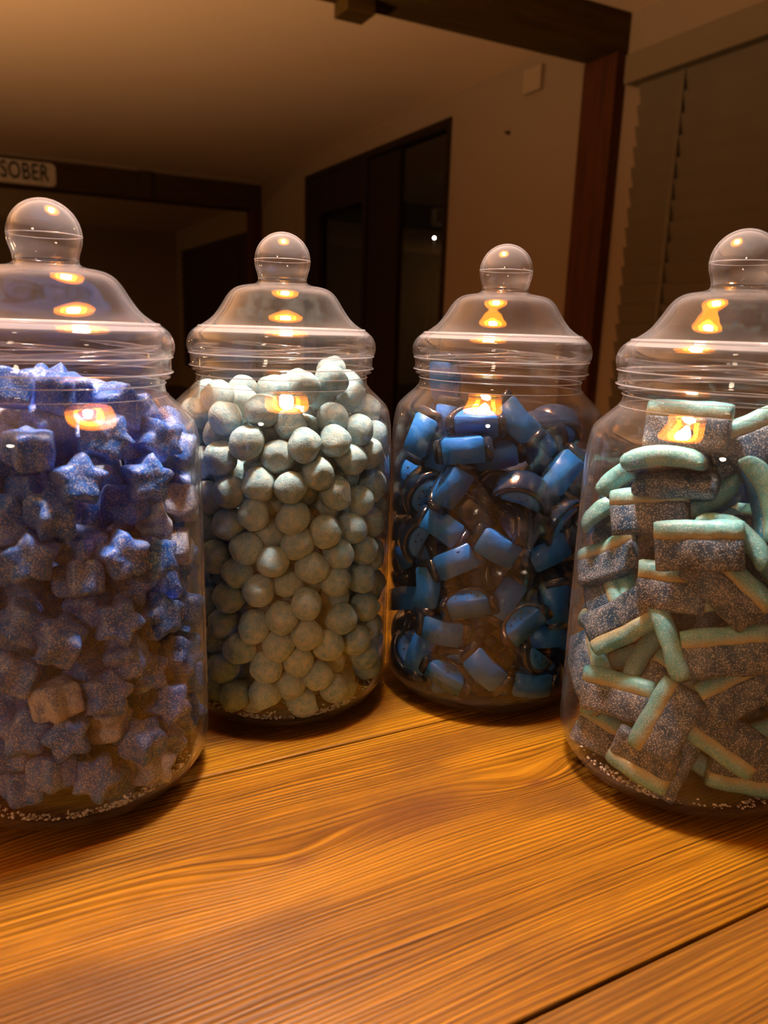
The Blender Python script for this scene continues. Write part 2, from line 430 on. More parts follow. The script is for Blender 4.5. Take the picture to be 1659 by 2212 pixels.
def brick_bend(V,seed):
    out=[]
    kz=[0,10,-14,22,0,-6][seed%6]; tw=[0,8,-10,0,26,-16][seed%6]
    for x,y,z in V:
        a=tw*x; y2=y*math.cos(a)-z*math.sin(a); z2=y*math.sin(a)+z*math.cos(a)
        out.append((x,y2,z2+kz*x*x))
    return wobble(out,.0009,110,seed+5)
def brick_geo(seed):
    L=[.036,.035,.037,.034,.036,.030][seed%6]
    body=rbox(L,.0150,.0086,.0026,14,3,cy=-.0035); strip=rbox(L*1.01,.0094,.0093,.0042,14,4,cy=.0063)
    return (brick_bend(body[0],seed),body[1]),(brick_bend(strip[0],seed),strip[1])

# ------------------------------------------------------------------ the room
CZR = TZ + CZ                                                   # camera height above the floor
X1 = 2.78; CEIL = 2.40
setting(box('floor', -3.2, 4.0, -2.6, 12.4, -.1, 0, M['floor']))
setting(box('ground', 4.0, 9.0, -2.6, 12.4, -.1, .02, M['floor']))
setting(box('ceiling', -3.2, 4.0, -2.6, 8.3, CEIL, CEIL+.1, M['ceiling']))
setting(box('ceiling_far', -3.2, 4.0, 8.3, 12.4, CZR+1.27, CZR+1.37, M['ceiling']))
setting(box('wall_left', -3.2, -3.1, -2.6, 12.4, 0, CEIL, M['plaster']))
setting(box('wall_back', -3.1, X1, 12.1, 12.2, 0, CEIL, M['plaster']))
setting(box('wall_front', -3.1, X1, -2.6, -2.5, 0, CEIL, M['plaster']))
DY0, DY1, DZ = 4.50, 6.96, CZR+1.300                           # the glazed door set in the right wall
setting(obj('wall_right', *merge([box_vf(X1, X1+.12, -2.5, DY0, 0, CEIL), box_vf(X1, X1+.12, DY1, 12.1, 0, CEIL),
        box_vf(X1, X1+.12, DY0, DY1, DZ, CEIL)]), M['plaster']))
# dark glazed door: frame, broad middle stile, two panes
d = tag(box('door_1', X1+.015, X1+.075, 5.21, 5.70, .05, DZ-.06, M['frame']), 'dark stained solid middle panel of the patio door', 'door', kind='structure')
obj('door_frame', *merge([box_vf(X1-.012, X1+.09, DY0, DY0+.045, 0, DZ), box_vf(X1-.012, X1+.09, DY1-.10, DY1, 0, DZ),
    box_vf(X1-.012, X1+.09, DY0+.045, DY1-.1, DZ-.05, DZ), box_vf(X1-.012, X1+.09, DY0+.045, DY1-.1, 0, .05),
    box_vf(X1-.004, X1+.08, 5.70, 5.77, .05, CZR+.95), box_vf(X1-.004, X1+.08, 6.64, 6.86, .05, CZR+.95),
    box_vf(X1-.004, X1+.08, 5.70, 6.86, CZR+.95, DZ-.05)]), M['frame'], d)
obj('door_pane', *box_vf(X1+.035, X1+.041, DY0+.045, 5.21, .05, DZ-.05), M['glass'], d)
obj('door_pane', *box_vf(X1+.035, X1+.041, 5.77, 6.64, .05, CZR+.95), M['glass'], d)
# heavy timber: near beam with its nib, post, far beam with its post
YB0, YB1 = 2.99, 3.215
setting(bevel(box('trim_1', -3.1, X1, YB0, YB1, CZR+1.262, CEIL, M['beam_y']), .006))
setting(bevel(box('trim_2', 1.395, 1.520, 3.075, YB1-.01, CZR+1.205, CZR+1.262, M['beam_y']), .004))
setting(bevel(obj('trim_3', *merge([box_vf(2.712, X1, YB0, YB1, 0, CZR+1.262)]), M['post']), .006))
setting(bevel(obj('trim_4', *merge([box_vf(-3.1, X1, 8.2, 8.42, CZR+1.148, CZR+1.395), box_vf(1.536, 1.667, 8.17, 8.2, CZR+1.15, CZR+1.40)]), M['beam_y']), .006))
setting(box('trim_5', 2.69, X1, 8.2, 8.42, 0, CZR+1.148, M['post']))
setting(box('wall_bulkhead', -3.1, X1, 8.22, 8.34, CZR+1.395, CEIL, M['plaster']))
# blinds
def blind(name, y0, y1, z0, z1, xf, pitch, mslat, label, cassette):
    b = empty(name, (X1, (y0+y1)/2, z0), label, 'blind')
    L = Vector(b.location); parts = []; z = z1
    while z-pitch > z0:
        V, F = box_vf(-.030, -.026, y0, y1, -pitch*.50, pitch*.50)
        c, s = math.cos(R(17)), math.sin(R(17))
        V = [((x+.028)*c-zz*s-.020, y, (x+.028)*s+zz*c+z-pitch/2) for x, y, zz in V]; parts.append((V, F)); z -= pitch
    V, F = merge(parts); obj('slats', [(x, y-L.y, zz-L.z) for x, y, zz in V], F, mslat, b)
    for k in range(2):
        yy = y0+(y1-y0)*(.12+.76*k)
        obj('ladder_tape', *box_vf(-.037, -.034, yy-.012-L.y, yy+.012-L.y, z0-L.z, z1-L.z), mslat, b)
    if cassette: bevel(obj('cassette', *box_vf(-.085, -.001, y0-.03-L.y, cassette-L.y, z1-L.z, z1+.121-L.z), M['cassette'], b), .004)
    return b
blind('window_blind', .75, 2.87, CZR-.86, CZR+1.100, .03, .0870, M['blind'], 'wide grey slatted window blind, closed, under a boxed cassette beside the timber post', 2.915)
blind('window_blind', 8.55, 11.7, CZR-.66, CZR+.975, .03, .09, M['blind_far'], 'dark brown closed slatted blind on the wall beyond the far ceiling beam', None)
# tin sign on the far beam (its end with the word shows)
sg = empty('wall_sign', (.25, 8.2, CZR+1.268), 'weathered pale metal sign with rounded end reading SOBER, on the far dark beam', 'sign')
pts = []
for (cx_, cz_, a0) in ((.545-.045, .100-.045, 0), (-.70+.045, .100-.045, 90), (-.70+.045, -.100+.045, 180), (.545-.045, -.100+.045, 270)):
    for k in range(6): a = R(a0+18*k); pts.append((cx_+.045*math.cos(a), cz_+.045*math.sin(a)))
n = len(pts); V = [(x, -.012, z) for x, z in pts]+[(x, 0, z) for x, z in pts]
obj('sign_plate', V, [tuple(reversed(range(n)))[::-1], tuple(range(n, 2*n))]+[(i, (i+1) % n, n+(i+1) % n, n+i) for i in range(n)], M['sign'], sg)
tx = bpy.data.curves.new('lettering', 'FONT'); tx.body = 'SOBER'; tx.size = .200; tx.extrude = .002; tx.offset = .0025; tx.align_x = 'RIGHT'; tx.align_y = 'CENTER'
tx.space_character = 1.06
tmp = bpy.data.objects.new('lettering_source', tx); COL.objects.link(tmp); bpy.context.view_layer.update()
lm = bpy.data.meshes.new_from_object(tmp.evaluated_get(bpy.context.evaluated_depsgraph_get())); bpy.data.objects.remove(tmp)
to = bpy.data.objects.new('lettering', lm); COL.objects.link(to); to.parent = sg; to.location = (.485, -.0145, .004); to.rotation_euler = (R(90), 0, 0); to.scale = (.66, 1, 1)
lm.materials.clear(); lm.materials.append(M['letter'])
# small things on the right wall
bx = tag(box('sensor_box', X1-.03, X1, 3.60, 3.75, CZR+1.25, CZR+1.37, M['switch'], bev=.004), 'small pale square box mounted high on the wall beside the timber post', 'wall box')
nl = tag(obj('wall_hook', *lathe_pts([(0, -.03), (.006, -.03), (.006, -.004), (.012, -.004), (.012, 0), (0, 0)], 12), M['frame'], smooth=False), 'tiny dark hook in the plain wall between door and timber post', 'hook')
nl.location = (X1, 3.886, CZR+1.092); nl.rotation_euler = (0, R(-90), 0); nl.rotation_euler = (0, R(90), 0)
GZ = CZR+1.1265  # glowing globe added outside so that a white spot shows in the pane
gl_ = empty('pane_spot', (5.3, 8.883, CZR+1.1265), 'small bright globe added outside for the white spot in the right door pane', 'lamp')
obj('globe', *lathe_pts([(.011*math.sin(math.pi*k/10), .011*math.cos(math.pi*k/10)) for k in range(11)], 16), M['pane_spot_glow'], gl_, True)
obj('spike', *lathe_pts([(0, -.03), (.012, -.03), (.008, -GZ+.02), (0, -GZ+.02)], 10), M['frame'], gl_, True)

# ------------------------------------------------------------------ pendant lamp over the jars (just above the frame)
pd = empty('pendant_lamp', PEND, 'dark pendant lamp with orange gold lining hanging over the jars', 'lamp')
so = smooth_prof([(.028, .19), (.045, .188), (.070, .170), (.094, .12), (.108, .05), (.113, 0)], 4)
si = [(r-.0025, z-.002) for r, z in so]
obj('lamp_shade', *lathe_open(so, 64), M['metal_black'], pd, True)
obj('shade_lining', *lathe_open(list(reversed(si)), 64), M['metal_gold'], pd, True)
obj('bulb', *lathe_pts([(.040*math.sin(math.pi*k/14), .065+.040*math.cos(math.pi*k/14)) for k in range(15)], 24), M['bulb'], pd, True)
obj('reflector_ring', *lathe_open([(.056, .060), (.060, .085), (.076, .055), (.075, .040), (.070, .056), (.060, .074), (.056, .060)], 64), M['ring_gold'], pd, True)
obj('lamp_holder', *lathe_pts([(0, .185), (.022, .185), (.024, .105), (.016, .10), (0, .10)], 24), M['metal_black'], pd, True)
cl = CEIL-PEND.z
obj('cable', *lathe_pts([(0, cl-.02), (.0035, cl-.02), (.0035, .18), (0, .18)], 8), M['metal_black'], pd, True)
obj('ceiling_rose', *lathe_pts([(0, cl), (.05, cl), (.048, cl-.02), (.01, cl-.03), (0, cl-.03)], 24), M['metal_black'], pd, True)

# ------------------------------------------------------------------ table
tb = empty('dining_table', (.25, .25, 0), 'orange stained pine plank table that the four sweet jars stand on', 'table')
joints = [-.2035, -.022, .1595, .341, .5225, .704]
parts = [box_vf(-.75, 1.35, a+.0007, b-.0007, TZ-.032, TZ) for a, b in zip(joints, joints[1:])]
parts.append(box_vf(-.74, 1.34, -.20, .70, TZ-.045, TZ-.0325))
V, F = merge(parts)
top = obj('table_top', V, F, M['wood'], tb); top.matrix_parent_inverse = tb.matrix_basis.inverted() if False else Matrix.Translation(-Vector(tb.location))
bevel(top, .0009, 2)
for x, y in ((-.66, -.12), (1.26, -.12), (-.66, .62), (1.26, .62)):
    lg = obj('leg', *box_vf(x-.035, x+.035, y-.035, y+.035, 0, TZ-.045), M['wood'], tb); lg.matrix_parent_inverse = Matrix.Translation(-Vector(tb.location)); bevel(lg, .003)

# resting places of the candies: position, turn, variant, visibility
DATA = {
'star': [
164,-297,1905,420,8,47,-267,2,1,255,
-29,-350,1918,49,-31,-66,-492,0,1,255,
12,-167,1900,31,-94,135,-471,2,1,65,
95,-291,1782,88,-24,142,-471,4,1,255,
329,-319,1724,220,338,-36,293,0,1,255,
347,-154,1834,320,342,94,148,0,1,255,
479,-99,1692,259,349,37,244,0,1,255,
-108,-185,1790,9,52,141,-477,4,1,111,
86,-459,1696,74,-25,32,-493,0,1,255,
140,-138,1693,54,-229,64,-437,4,1,127,
386,10,1767,84,-299,-28,-391,0,1,81,
501,102,1622,454,-155,27,-139,4,1,219,
-63,-334,1661,19,-45,135,-479,1,1,89,
112,-19,1812,323,310,160,156,0,1,66,
35,-47,1607,430,-53,-43,-247,3,1,30,
302,110,1657,81,338,-33,358,2,1,62,
424,233,1699,302,-224,175,-279,4,1,99,
85,-529,1269,355,329,2,125,4,1,255,
390,-346,1235,150,293,-171,335,0,1,255,
463,-176,1174,306,294,43,262,0,1,255,
364,-375,949,264,292,-94,293,4,1,255,
482,-183,906,306,290,107,247,4,1,255,
307,-406,628,396,248,96,149,1,1,255,
487,-121,446,326,283,-17,252,1,1,255,
-7,-512,489,241,224,-126,355,3,1,255,
157,-482,470,340,320,-18,178,2,1,255,
256,-447,246,324,234,-72,291,4,1,255,
430,-234,187,360,252,145,190,1,1,255,
259,-440,1569,202,276,-122,344,0,1,255,
462,-211,1538,356,310,78,145,2,1,255,
158,-464,1438,72,-66,120,-475,3,1,255,
333,-153,1411,456,-21,16,-204,4,1,255,
211,-337,1267,419,-33,44,-267,0,1,255,
221,-391,1142,111,20,-91,-479,0,1,255,
410,-18,1329,83,-276,-24,-408,4,1,248,
504,98,1363,462,-132,-61,-124,2,1,255,
88,-483,304,401,-23,-48,-294,1,1,255,
123,-479,635,410,13,-37,-284,1,1,255,
-34,-494,754,37,-103,-75,-482,1,1,255,
353,-174,1041,248,268,-120,320,3,1,255,
371,-312,772,5,293,5,405,4,1,255,
173,-298,701,193,187,142,-397,2,1,255,
156,-480,900,30,-144,83,-471,1,1,255,
-4,-491,968,132,179,124,-430,3,1,255,
-70,-339,1029,47,36,118,-482,4,1,254,
516,85,843,475,-55,12,-145,3,1,208,
518,17,639,229,311,72,309,3,1,255,
487,26,1172,451,-158,-56,-136,2,1,213,
461,-16,1015,473,-18,-31,-158,2,1,213,
454,209,1109,354,-190,47,-294,3,1,24,
404,278,960,418,252,-49,94,0,1,13,
496,105,272,417,204,153,104,4,1,198,
261,-275,131,414,-131,8,-247,2,1,183,
-68,-421,191,33,1,-27,-498,0,1,255,
31,-340,1491,396,-23,-18,-304,3,1,255,
-128,-239,1449,346,-65,-45,-352,1,1,26,
-62,-455,1241,27,165,-103,460,2,1,101,
498,137,469,60,-9,-87,-489,1,1,155,
177,-132,1334,395,276,80,107,4,1,192,
217,-309,997,38,317,-9,385,0,1,255,
158,-109,743,416,223,106,128,2,1,49,
-127,-411,542,138,319,-59,354,2,1,174,
419,207,178,150,314,19,358,0,1,1,
410,-189,634,369,277,12,193,1,1,255,
421,259,376,435,210,106,74,4,1,1,
-24,-491,1403,96,335,-57,355,0,1,255,
420,141,636,395,264,53,148,3,1,66,
103,-297,197,378,297,105,88,0,1,38,
284,-325,461,65,342,28,358,3,1,255,
262,-109,582,31,346,73,352,1,1,4,
453,-84,244,88,-224,-22,-438,3,1,152,
239,-101,154,401,231,108,156,1,1,72,
1,-305,482,281,-232,166,-299,3,1,1,
-204,-327,204,106,175,-86,448,4,1,2,
346,54,893,3,348,129,335,3,1,2,
-37,-194,953,22,-280,-87,-405,2,1,151,
-123,-380,864,19,-315,-95,-376,0,1,16,
417,-289,344,162,-27,89,-464,2,1,255,
-114,-437,355,23,6,-51,-497,2,1,192,
149,419,117,377,101,20,-312,2,0,0,
335,417,265,348,252,-255,25,3,0,1,
-31,-209,135,149,296,-154,341,1,0,6,
-162,-104,156,273,333,8,255,0,0,0,
286,411,437,39,-91,490,20,2,0,3,
-154,273,112,9,13,-3,500,2,0,0,
37,222,127,0,128,-478,70,3,0,0,
21,-3,147,341,-340,-132,19,3,0,32,
-299,164,402,483,-52,-25,-116,3,0,0,
-337,-217,129,1,143,284,386,2,0,0,
149,481,311,53,-491,-10,77,1,0,0,
277,272,129,115,-396,8,282,0,0,0,
219,101,142,340,344,-107,65,0,0,0,
120,43,306,435,-104,199,-103,3,0,0,
-153,91,135,339,341,10,135,2,0,0,
-457,-275,294,175,-157,-298,326,0,0,0,
395,298,580,155,238,-202,358,3,0,10,
-28,465,157,101,-352,123,-317,3,0,0,
22,-146,315,253,-14,-243,356,4,0,3,
228,-149,349,197,-163,301,306,2,0,16,
-486,-62,174,280,-196,-273,242,2,0,0,
-361,-90,1088,383,-206,-241,-50,0,0,0,
313,43,327,5,-128,434,-213,1,0,118,
-258,-438,706,390,101,273,-113,2,0,0,
-23,260,274,73,303,390,-22,2,0,0,
-189,464,220,340,126,-341,-43,2,0,0,
-319,-22,108,500,0,-15,13,3,0,0,
-369,164,116,9,-25,69,-495,0,0,0,
-300,52,267,9,120,-483,49,4,0,0,
-324,-403,337,319,358,107,92,0,0,0,
-20,501,350,184,-326,226,-242,2,0,0,
-338,355,151,461,139,135,-4,2,0,0,
87,-60,488,114,-407,147,224,2,0,4,
288,174,440,344,257,-129,-221,3,0,0,
-462,230,289,122,-53,378,299,3,0,0,
-344,-146,320,213,156,289,311,0,0,0,
-77,64,317,61,412,-134,-241,1,0,0,
-260,427,553,127,-27,468,118,0,0,0,
175,276,299,129,250,-345,-227,3,0,0,
-516,87,321,378,324,-30,-39,1,0,0,
-435,-282,475,46,-18,-494,-60,0,0,0,
-369,-15,467,29,-180,176,431,0,0,0,
-527,-103,378,283,276,-219,-214,4,0,0,
-333,-159,605,286,298,262,102,3,0,0,
384,334,1246,197,90,439,-101,1,0,17,
-148,330,408,166,-273,-301,-240,1,0,0,
-348,372,365,35,-167,-345,-320,2,0,0,
-464,259,487,303,-133,-369,-66,3,0,0,
-156,-201,378,25,231,402,185,4,0,0,
214,91,746,233,-338,-278,62,2,0,6,
-184,503,410,331,281,221,-112,4,0,0,
-332,185,575,321,-346,-161,37,4,0,0,
-140,-42,490,217,-109,430,-77,0,0,3,
69,176,441,175,-404,-227,67,4,0,0,
238,231,1086,204,-317,276,178,0,0,17,
372,352,783,169,-469,-43,10,0,0,0,
-293,-390,1656,297,85,-278,-279,1,0,0,
203,416,1024,6,-361,-346,-7,4,0,0,
166,306,567,142,239,335,-246,4,0,3,
-514,72,536,165,25,-316,350,0,0,0,
-227,-285,509,46,-263,211,-366,1,0,0,
-207,-247,737,79,226,-65,-434,2,0,0,
101,-134,1071,453,123,-145,94,2,0,2,
272,459,627,137,-287,-214,-321,0,0,0,
-118,164,506,71,-309,-373,102,2,0,0,
-525,-111,586,164,266,248,301,2,0,0,
-406,-340,660,104,340,165,-310,1,0,0,
-283,-427,900,2,313,152,-359,2,0,0,
209,456,1187,349,-43,0,-356,2,0,5,
113,525,519,147,71,-342,326,3,0,0,
-258,54,620,65,215,-238,378,2,0,0,
-85,-158,609,84,-54,175,-458,2,0,34,
-10,-224,744,133,6,151,-458,2,0,64,
217,-82,936,433,-64,36,239,4,0,4,
-83,528,602,244,-214,-283,-254,3,0,0,
161,122,569,66,-455,83,179,2,0,0,
-44,378,569,344,360,45,-11,1,0,0,
-496,-1,750,102,254,318,-271,2,0,0,
-291,106,804,285,241,-285,-171,3,0,0,
213,489,854,7,-131,-313,367,4,0,0,
-493,-205,782,360,-156,307,-45,0,0,0,
57,224,736,301,124,238,295,1,0,0,
198,298,788,74,-304,-1,-390,2,0,0,
1,33,644,320,-341,139,-109,3,0,0,
52,366,927,97,414,-148,-217,4,0,0,
98,488,724,109,191,-444,-70,4,0,0,
-400,351,656,335,116,325,-136,3,0,0,
-323,-383,1458,449,-131,-144,102,1,0,0,
-147,-243,1235,321,242,-168,-245,4,0,0,
-190,-51,1209,52,-474,150,-12,0,0,1,
-21,509,1033,323,-292,165,-183,3,0,0,
-84,525,815,365,-338,-52,17,0,0,0,
34,-30,878,81,-5,386,307,3,0,0,
-304,-199,865,56,-419,198,-180,3,0,0,
-448,-289,1340,59,-251,-245,351,1,0,0,
453,259,1453,283,149,313,224,3,0,86,
-58,363,771,400,-280,-106,16,4,0,0,
-105,183,687,310,359,142,69,3,0,0,
-140,-48,757,122,108,446,-157,4,0,0,
-400,-327,997,24,272,-366,205,3,0,0,
1,514,1213,491,-23,-46,-82,2,0,0,
-270,465,786,351,309,177,-3,3,0,0,
149,114,1522,203,333,-212,-230,0,0,134,
-241,290,705,345,-222,-286,-15,1,0,0,
-494,194,725,324,-41,330,-186,4,0,0,
-490,-111,933,145,-64,178,439,2,0,0,
-129,108,869,344,-59,349,-76,0,0,0,
-478,125,894,358,101,-107,317,0,0,0,
-290,-11,946,166,124,86,-447,0,0,0,
-108,-8,1045,82,-261,-335,251,2,0,0,
161,160,949,93,-138,-454,128,2,0,0,
-387,321,866,232,219,-87,375,1,0,0,
-499,46,1034,479,122,-62,47,2,0,0,
-69,29,1764,311,-311,229,-64,0,0,0,
215,285,1679,361,248,238,-41,3,0,0,
-157,322,940,229,-340,254,-130,0,0,0,
-90,292,1167,263,171,-389,-5,4,0,0,
-210,485,976,6,-128,325,358,3,0,0,
-315,222,966,390,220,39,218,2,0,0,
-240,-215,1067,159,215,-422,-23,3,0,0,
-193,-498,1064,327,-234,253,155,2,0,2,
-331,-382,1181,157,-139,-452,-40,3,0,0,
-117,-75,1397,307,229,-190,259,2,0,0,
8,-237,1189,278,-50,408,64,1,0,16,
-198,463,1155,23,55,-1,-496,3,0,0,
315,156,1310,323,-181,-316,-113,4,0,11,
21,75,1126,34,69,-458,-186,2,0,0,
-476,-238,1134,280,-57,-344,223,0,0,0,
-437,-259,1532,118,20,468,-128,0,0,0,
249,462,1558,171,265,212,-324,0,0,0,
289,267,1496,369,-33,336,19,4,0,17,
-20,195,1017,65,-164,414,217,0,0,0,
-353,372,1120,192,-314,-56,-334,3,0,0,
-465,227,1110,441,-220,37,-73,0,0,0,
-246,-435,1325,424,-158,-139,162,2,0,0,
-238,-209,1604,95,394,-279,92,4,0,0,
64,208,1348,196,-422,163,-83,4,0,2,
250,45,1094,29,220,-395,-212,4,0,5,
-435,304,1301,327,45,339,-161,3,0,0,
-500,103,1295,124,-106,-198,-429,3,0,0,
-176,-497,1566,285,-195,298,205,4,0,0,
133,194,1825,398,-231,-67,-184,4,0,78,
291,410,1356,76,414,-144,228,0,0,0,
-221,156,1082,118,-91,200,-434,4,0,0,
-89,526,1376,307,-347,120,146,4,0,0,
-339,75,1195,50,-466,6,-174,3,0,0,
-329,17,1382,123,-482,13,-52,2,0,0,
-190,15,1552,267,192,253,279,4,0,16,
92,342,1491,185,-380,261,59,3,0,7,
174,58,1281,10,291,162,372,1,0,47,
-281,452,1316,149,296,-190,323,1,0,0,
-338,-170,1272,185,372,15,-279,2,0,0,
-529,-50,1211,19,365,51,338,3,0,0,
-462,-133,1675,361,276,187,-95,2,0,0,
20,254,1629,382,-195,164,-198,4,0,0,
95,320,1216,30,-288,-307,-268,0,0,4,
136,483,1380,94,-235,355,-244,4,0,4,
23,-32,1251,113,-45,216,-434,2,0,0,
-494,195,1462,351,73,341,-70,4,0,0,
16,530,1542,311,-302,-171,-180,4,0,0,
-27,111,1458,369,-315,-52,110,2,0,1,
-122,118,1285,164,-104,232,-398,4,0,0,
-467,225,1650,179,-336,-22,323,0,0,0,
-256,244,1263,407,-102,178,206,4,0,0,
-523,-88,1410,370,-61,330,10,2,0,0,
-367,362,1482,240,-213,-45,-381,0,0,0,
-322,394,1685,175,-259,109,375,1,0,0,
-79,366,1363,62,92,-304,381,0,0,0,
-200,267,1613,38,162,403,245,4,0,0,
-218,198,1450,29,237,-436,48,2,0,1,
-353,-122,1847,249,-325,-280,-61,1,0,0,
-367,75,1839,215,102,-296,326,3,0,0,
-100,211,1782,237,372,-160,172,0,0,0,
-213,453,1516,403,-34,204,211,3,0,0,
-354,-45,1522,66,-449,-194,-81,1,0,0,
101,418,1722,106,328,178,-315,3,0,0,
-524,32,1597,316,93,-341,-160,3,0,0,
-304,151,1659,399,149,-201,169,1,0,0,
-248,-47,1713,0,402,264,135,4,0,0,
-144,346,1869,114,55,437,-207,3,0,36,
-308,245,1836,209,143,421,-92,0,0,0,
-121,469,1698,240,363,-175,174,1,0,0,
],
'bonbon': [
-113,-508,1612,225,-76,420,131,2,1,255,
178,-482,1604,-259,292,-312,-15,0,1,255,
327,-392,1609,-394,223,-202,-67,3,1,253,
41,-464,1537,100,99,-334,-344,4,1,255,
-44,-444,1767,-104,-62,88,477,4,1,255,
-239,-424,1726,-67,264,310,283,1,1,255,
307,-287,1724,170,366,-190,-226,5,1,199,
440,-243,1657,-87,-360,-247,-229,4,1,196,
-259,-460,1513,-279,136,-337,-201,4,1,255,
497,-170,1525,4,418,51,-270,2,1,134,
408,-297,1507,-458,-73,-24,-186,2,1,204,
519,-36,1607,20,-448,-220,15,1,1,84,
-438,-223,1721,251,133,100,-399,5,1,210,
97,-387,1695,-130,-364,-278,-153,2,1,202,
-289,-325,1621,449,-163,-77,-128,0,1,90,
-316,-246,1816,-141,359,-133,-289,5,1,207,
-207,-135,1782,-302,263,297,42,5,1,107,
-421,-71,1798,63,310,-28,-386,0,1,54,
391,-91,1825,204,113,-421,-135,3,1,181,
160,-330,1879,214,-245,-327,193,3,1,255,
4,-322,1853,298,-81,176,351,3,1,205,
293,-225,1916,458,35,82,180,1,1,236,
369,63,1870,-220,236,366,-111,4,1,46,
365,207,1799,-226,181,324,247,4,1,0,
228,-100,1842,180,459,-77,30,0,1,41,
473,40,1736,-305,-136,353,-117,0,1,111,
-51,-320,1669,308,-311,144,194,0,1,52,
264,152,1948,-280,-210,267,237,2,1,70,
-50,-520,1396,-229,28,274,349,3,1,255,
107,-514,1387,-46,495,30,49,5,1,255,
247,-456,1451,-217,257,318,-190,4,1,245,
-207,-482,1345,462,-63,-60,-171,2,1,254,
-82,-515,1238,252,-164,68,394,2,1,252,
-217,-464,1169,-57,104,183,-450,4,1,217,
123,-504,1225,161,-437,-12,-181,1,1,255,
290,-446,1142,-338,15,368,-24,4,1,255,
-118,-509,1054,-23,407,278,-78,3,1,251,
18,-523,986,480,-36,-90,102,5,1,243,
144,-479,1076,-147,28,-474,52,1,1,219,
422,-302,1126,145,-226,-241,-346,4,1,216,
450,-251,1268,77,-132,-364,307,0,1,188,
484,-203,974,-283,39,100,-398,1,1,164,
357,-389,999,-212,162,400,-139,5,1,196,
222,-463,945,103,-4,-412,-264,1,1,246,
-176,-485,910,239,313,306,-38,5,1,212,
-53,-524,824,160,239,405,55,2,1,252,
342,-391,846,-222,-304,300,-133,5,1,200,
478,-223,809,147,-283,-4,385,1,1,189,
-226,-465,764,18,-211,-435,-125,1,1,217,
195,-487,746,244,-155,-394,106,0,1,250,
65,-516,669,-385,209,-241,-3,4,1,255,
377,-375,624,-414,-27,46,-276,4,1,237,
-82,-527,617,156,293,-58,-369,1,1,243,
-260,-451,606,-119,-264,-405,45,2,1,214,
200,-490,574,385,143,276,75,4,1,222,
49,-501,514,-390,-159,230,-141,3,1,204,
-164,-502,481,425,-72,79,241,4,1,217,
145,-454,406,-290,-62,376,-145,4,1,188,
311,-420,484,393,-207,67,219,2,1,200,
451,-277,459,298,285,254,125,3,1,183,
-21,-506,378,51,214,323,312,0,1,226,
252,-411,297,-270,-341,-5,247,5,1,197,
105,-446,258,86,445,-170,126,3,1,173,
342,-341,187,109,-192,-408,187,5,1,169,
-27,-516,223,-309,166,298,195,2,1,216,
-201,-479,190,-362,-128,318,36,2,1,237,
170,-404,125,-101,-8,487,-46,2,1,192,
335,-395,1338,338,197,258,-173,0,1,233,
514,-130,1122,133,-284,-175,-348,1,1,125,
527,0,716,415,-231,-48,-150,4,1,73,
88,-433,841,96,-298,308,-238,0,1,178,
-8,-412,1105,-224,-252,319,185,0,1,144,
495,-175,629,-7,78,493,36,0,1,190,
502,-159,313,243,-121,289,305,3,1,149,
-264,-452,341,450,-184,-9,116,1,1,205,
524,-89,476,24,-398,-302,0,4,1,95,
523,-47,196,462,45,-176,-58,0,1,84,
378,-205,119,-346,157,165,-280,5,1,57,
-303,-427,974,-128,338,44,343,4,1,241,
-322,-369,479,-13,-94,490,-33,5,1,121,
525,-68,897,53,87,266,-411,3,1,64,
530,17,1155,-95,344,192,292,5,1,47,
509,123,615,152,340,288,168,2,1,4,
527,5,351,-276,-165,1,-383,0,1,35,
-108,-374,128,-49,-298,384,108,2,1,30,
101,-264,115,152,-292,294,-235,0,1,10,
-325,-383,196,-318,-122,-257,-261,3,1,112,
-350,-355,694,-19,214,408,193,3,1,88,
328,-252,702,307,200,-9,-340,4,1,89,
-341,-397,1295,15,192,-147,437,4,1,168,
-386,-313,337,433,-14,247,38,2,1,41,
-344,-320,1098,-388,291,2,-124,5,1,128,
525,-99,1326,392,-49,-304,42,1,1,164,
-448,-249,171,87,-398,-89,275,4,0,12,
-202,-287,290,335,312,194,-47,0,0,49,
-69,-193,120,189,-18,82,455,1,0,2,
510,130,207,154,-310,-203,298,5,0,0,
-233,-256,117,105,68,130,-466,4,0,10,
-140,-127,339,325,-32,-378,28,2,0,11,
185,74,123,474,-51,88,-122,5,0,0,
-259,-84,123,210,395,162,-152,5,0,3,
367,42,275,125,-195,443,21,5,0,9,
220,-119,125,233,342,-225,-167,0,0,5,
56,-62,126,432,97,10,-233,1,0,0,
364,-85,410,422,62,164,203,4,0,0,
185,446,137,270,-239,-343,-44,2,0,0,
-138,313,112,389,-121,-88,-276,0,0,0,
286,308,110,222,427,99,93,4,0,0,
359,-21,117,25,-213,-366,-264,1,0,35,
251,183,238,149,-65,107,461,5,0,0,
304,-175,276,445,-17,-30,-225,4,0,59,
119,243,124,94,282,373,150,3,0,0,
3,112,128,193,38,10,460,5,0,0,
198,-22,273,61,-62,258,420,1,0,1,
264,-255,419,8,307,299,-257,1,0,6,
-531,-2,270,306,-81,387,18,5,0,1,
439,296,213,167,27,-462,-88,3,0,0,
171,-271,791,111,331,216,-285,4,0,20,
-15,258,232,140,-129,461,34,1,0,0,
367,157,111,100,185,-376,-254,0,0,6,
-446,-68,128,198,116,-443,39,3,0,0,
-177,140,119,19,-26,437,240,4,0,0,
-35,-343,295,331,-24,333,171,2,0,2,
-530,60,443,292,384,-90,93,3,0,0,
-488,-209,1116,124,362,-322,-4,2,0,41,
-515,-96,666,270,-110,382,-137,4,0,0,
-3,-167,1745,280,-212,-76,-348,4,0,9,
489,204,355,262,36,-237,352,3,0,0,
-332,237,106,295,-358,-46,180,2,0,0,
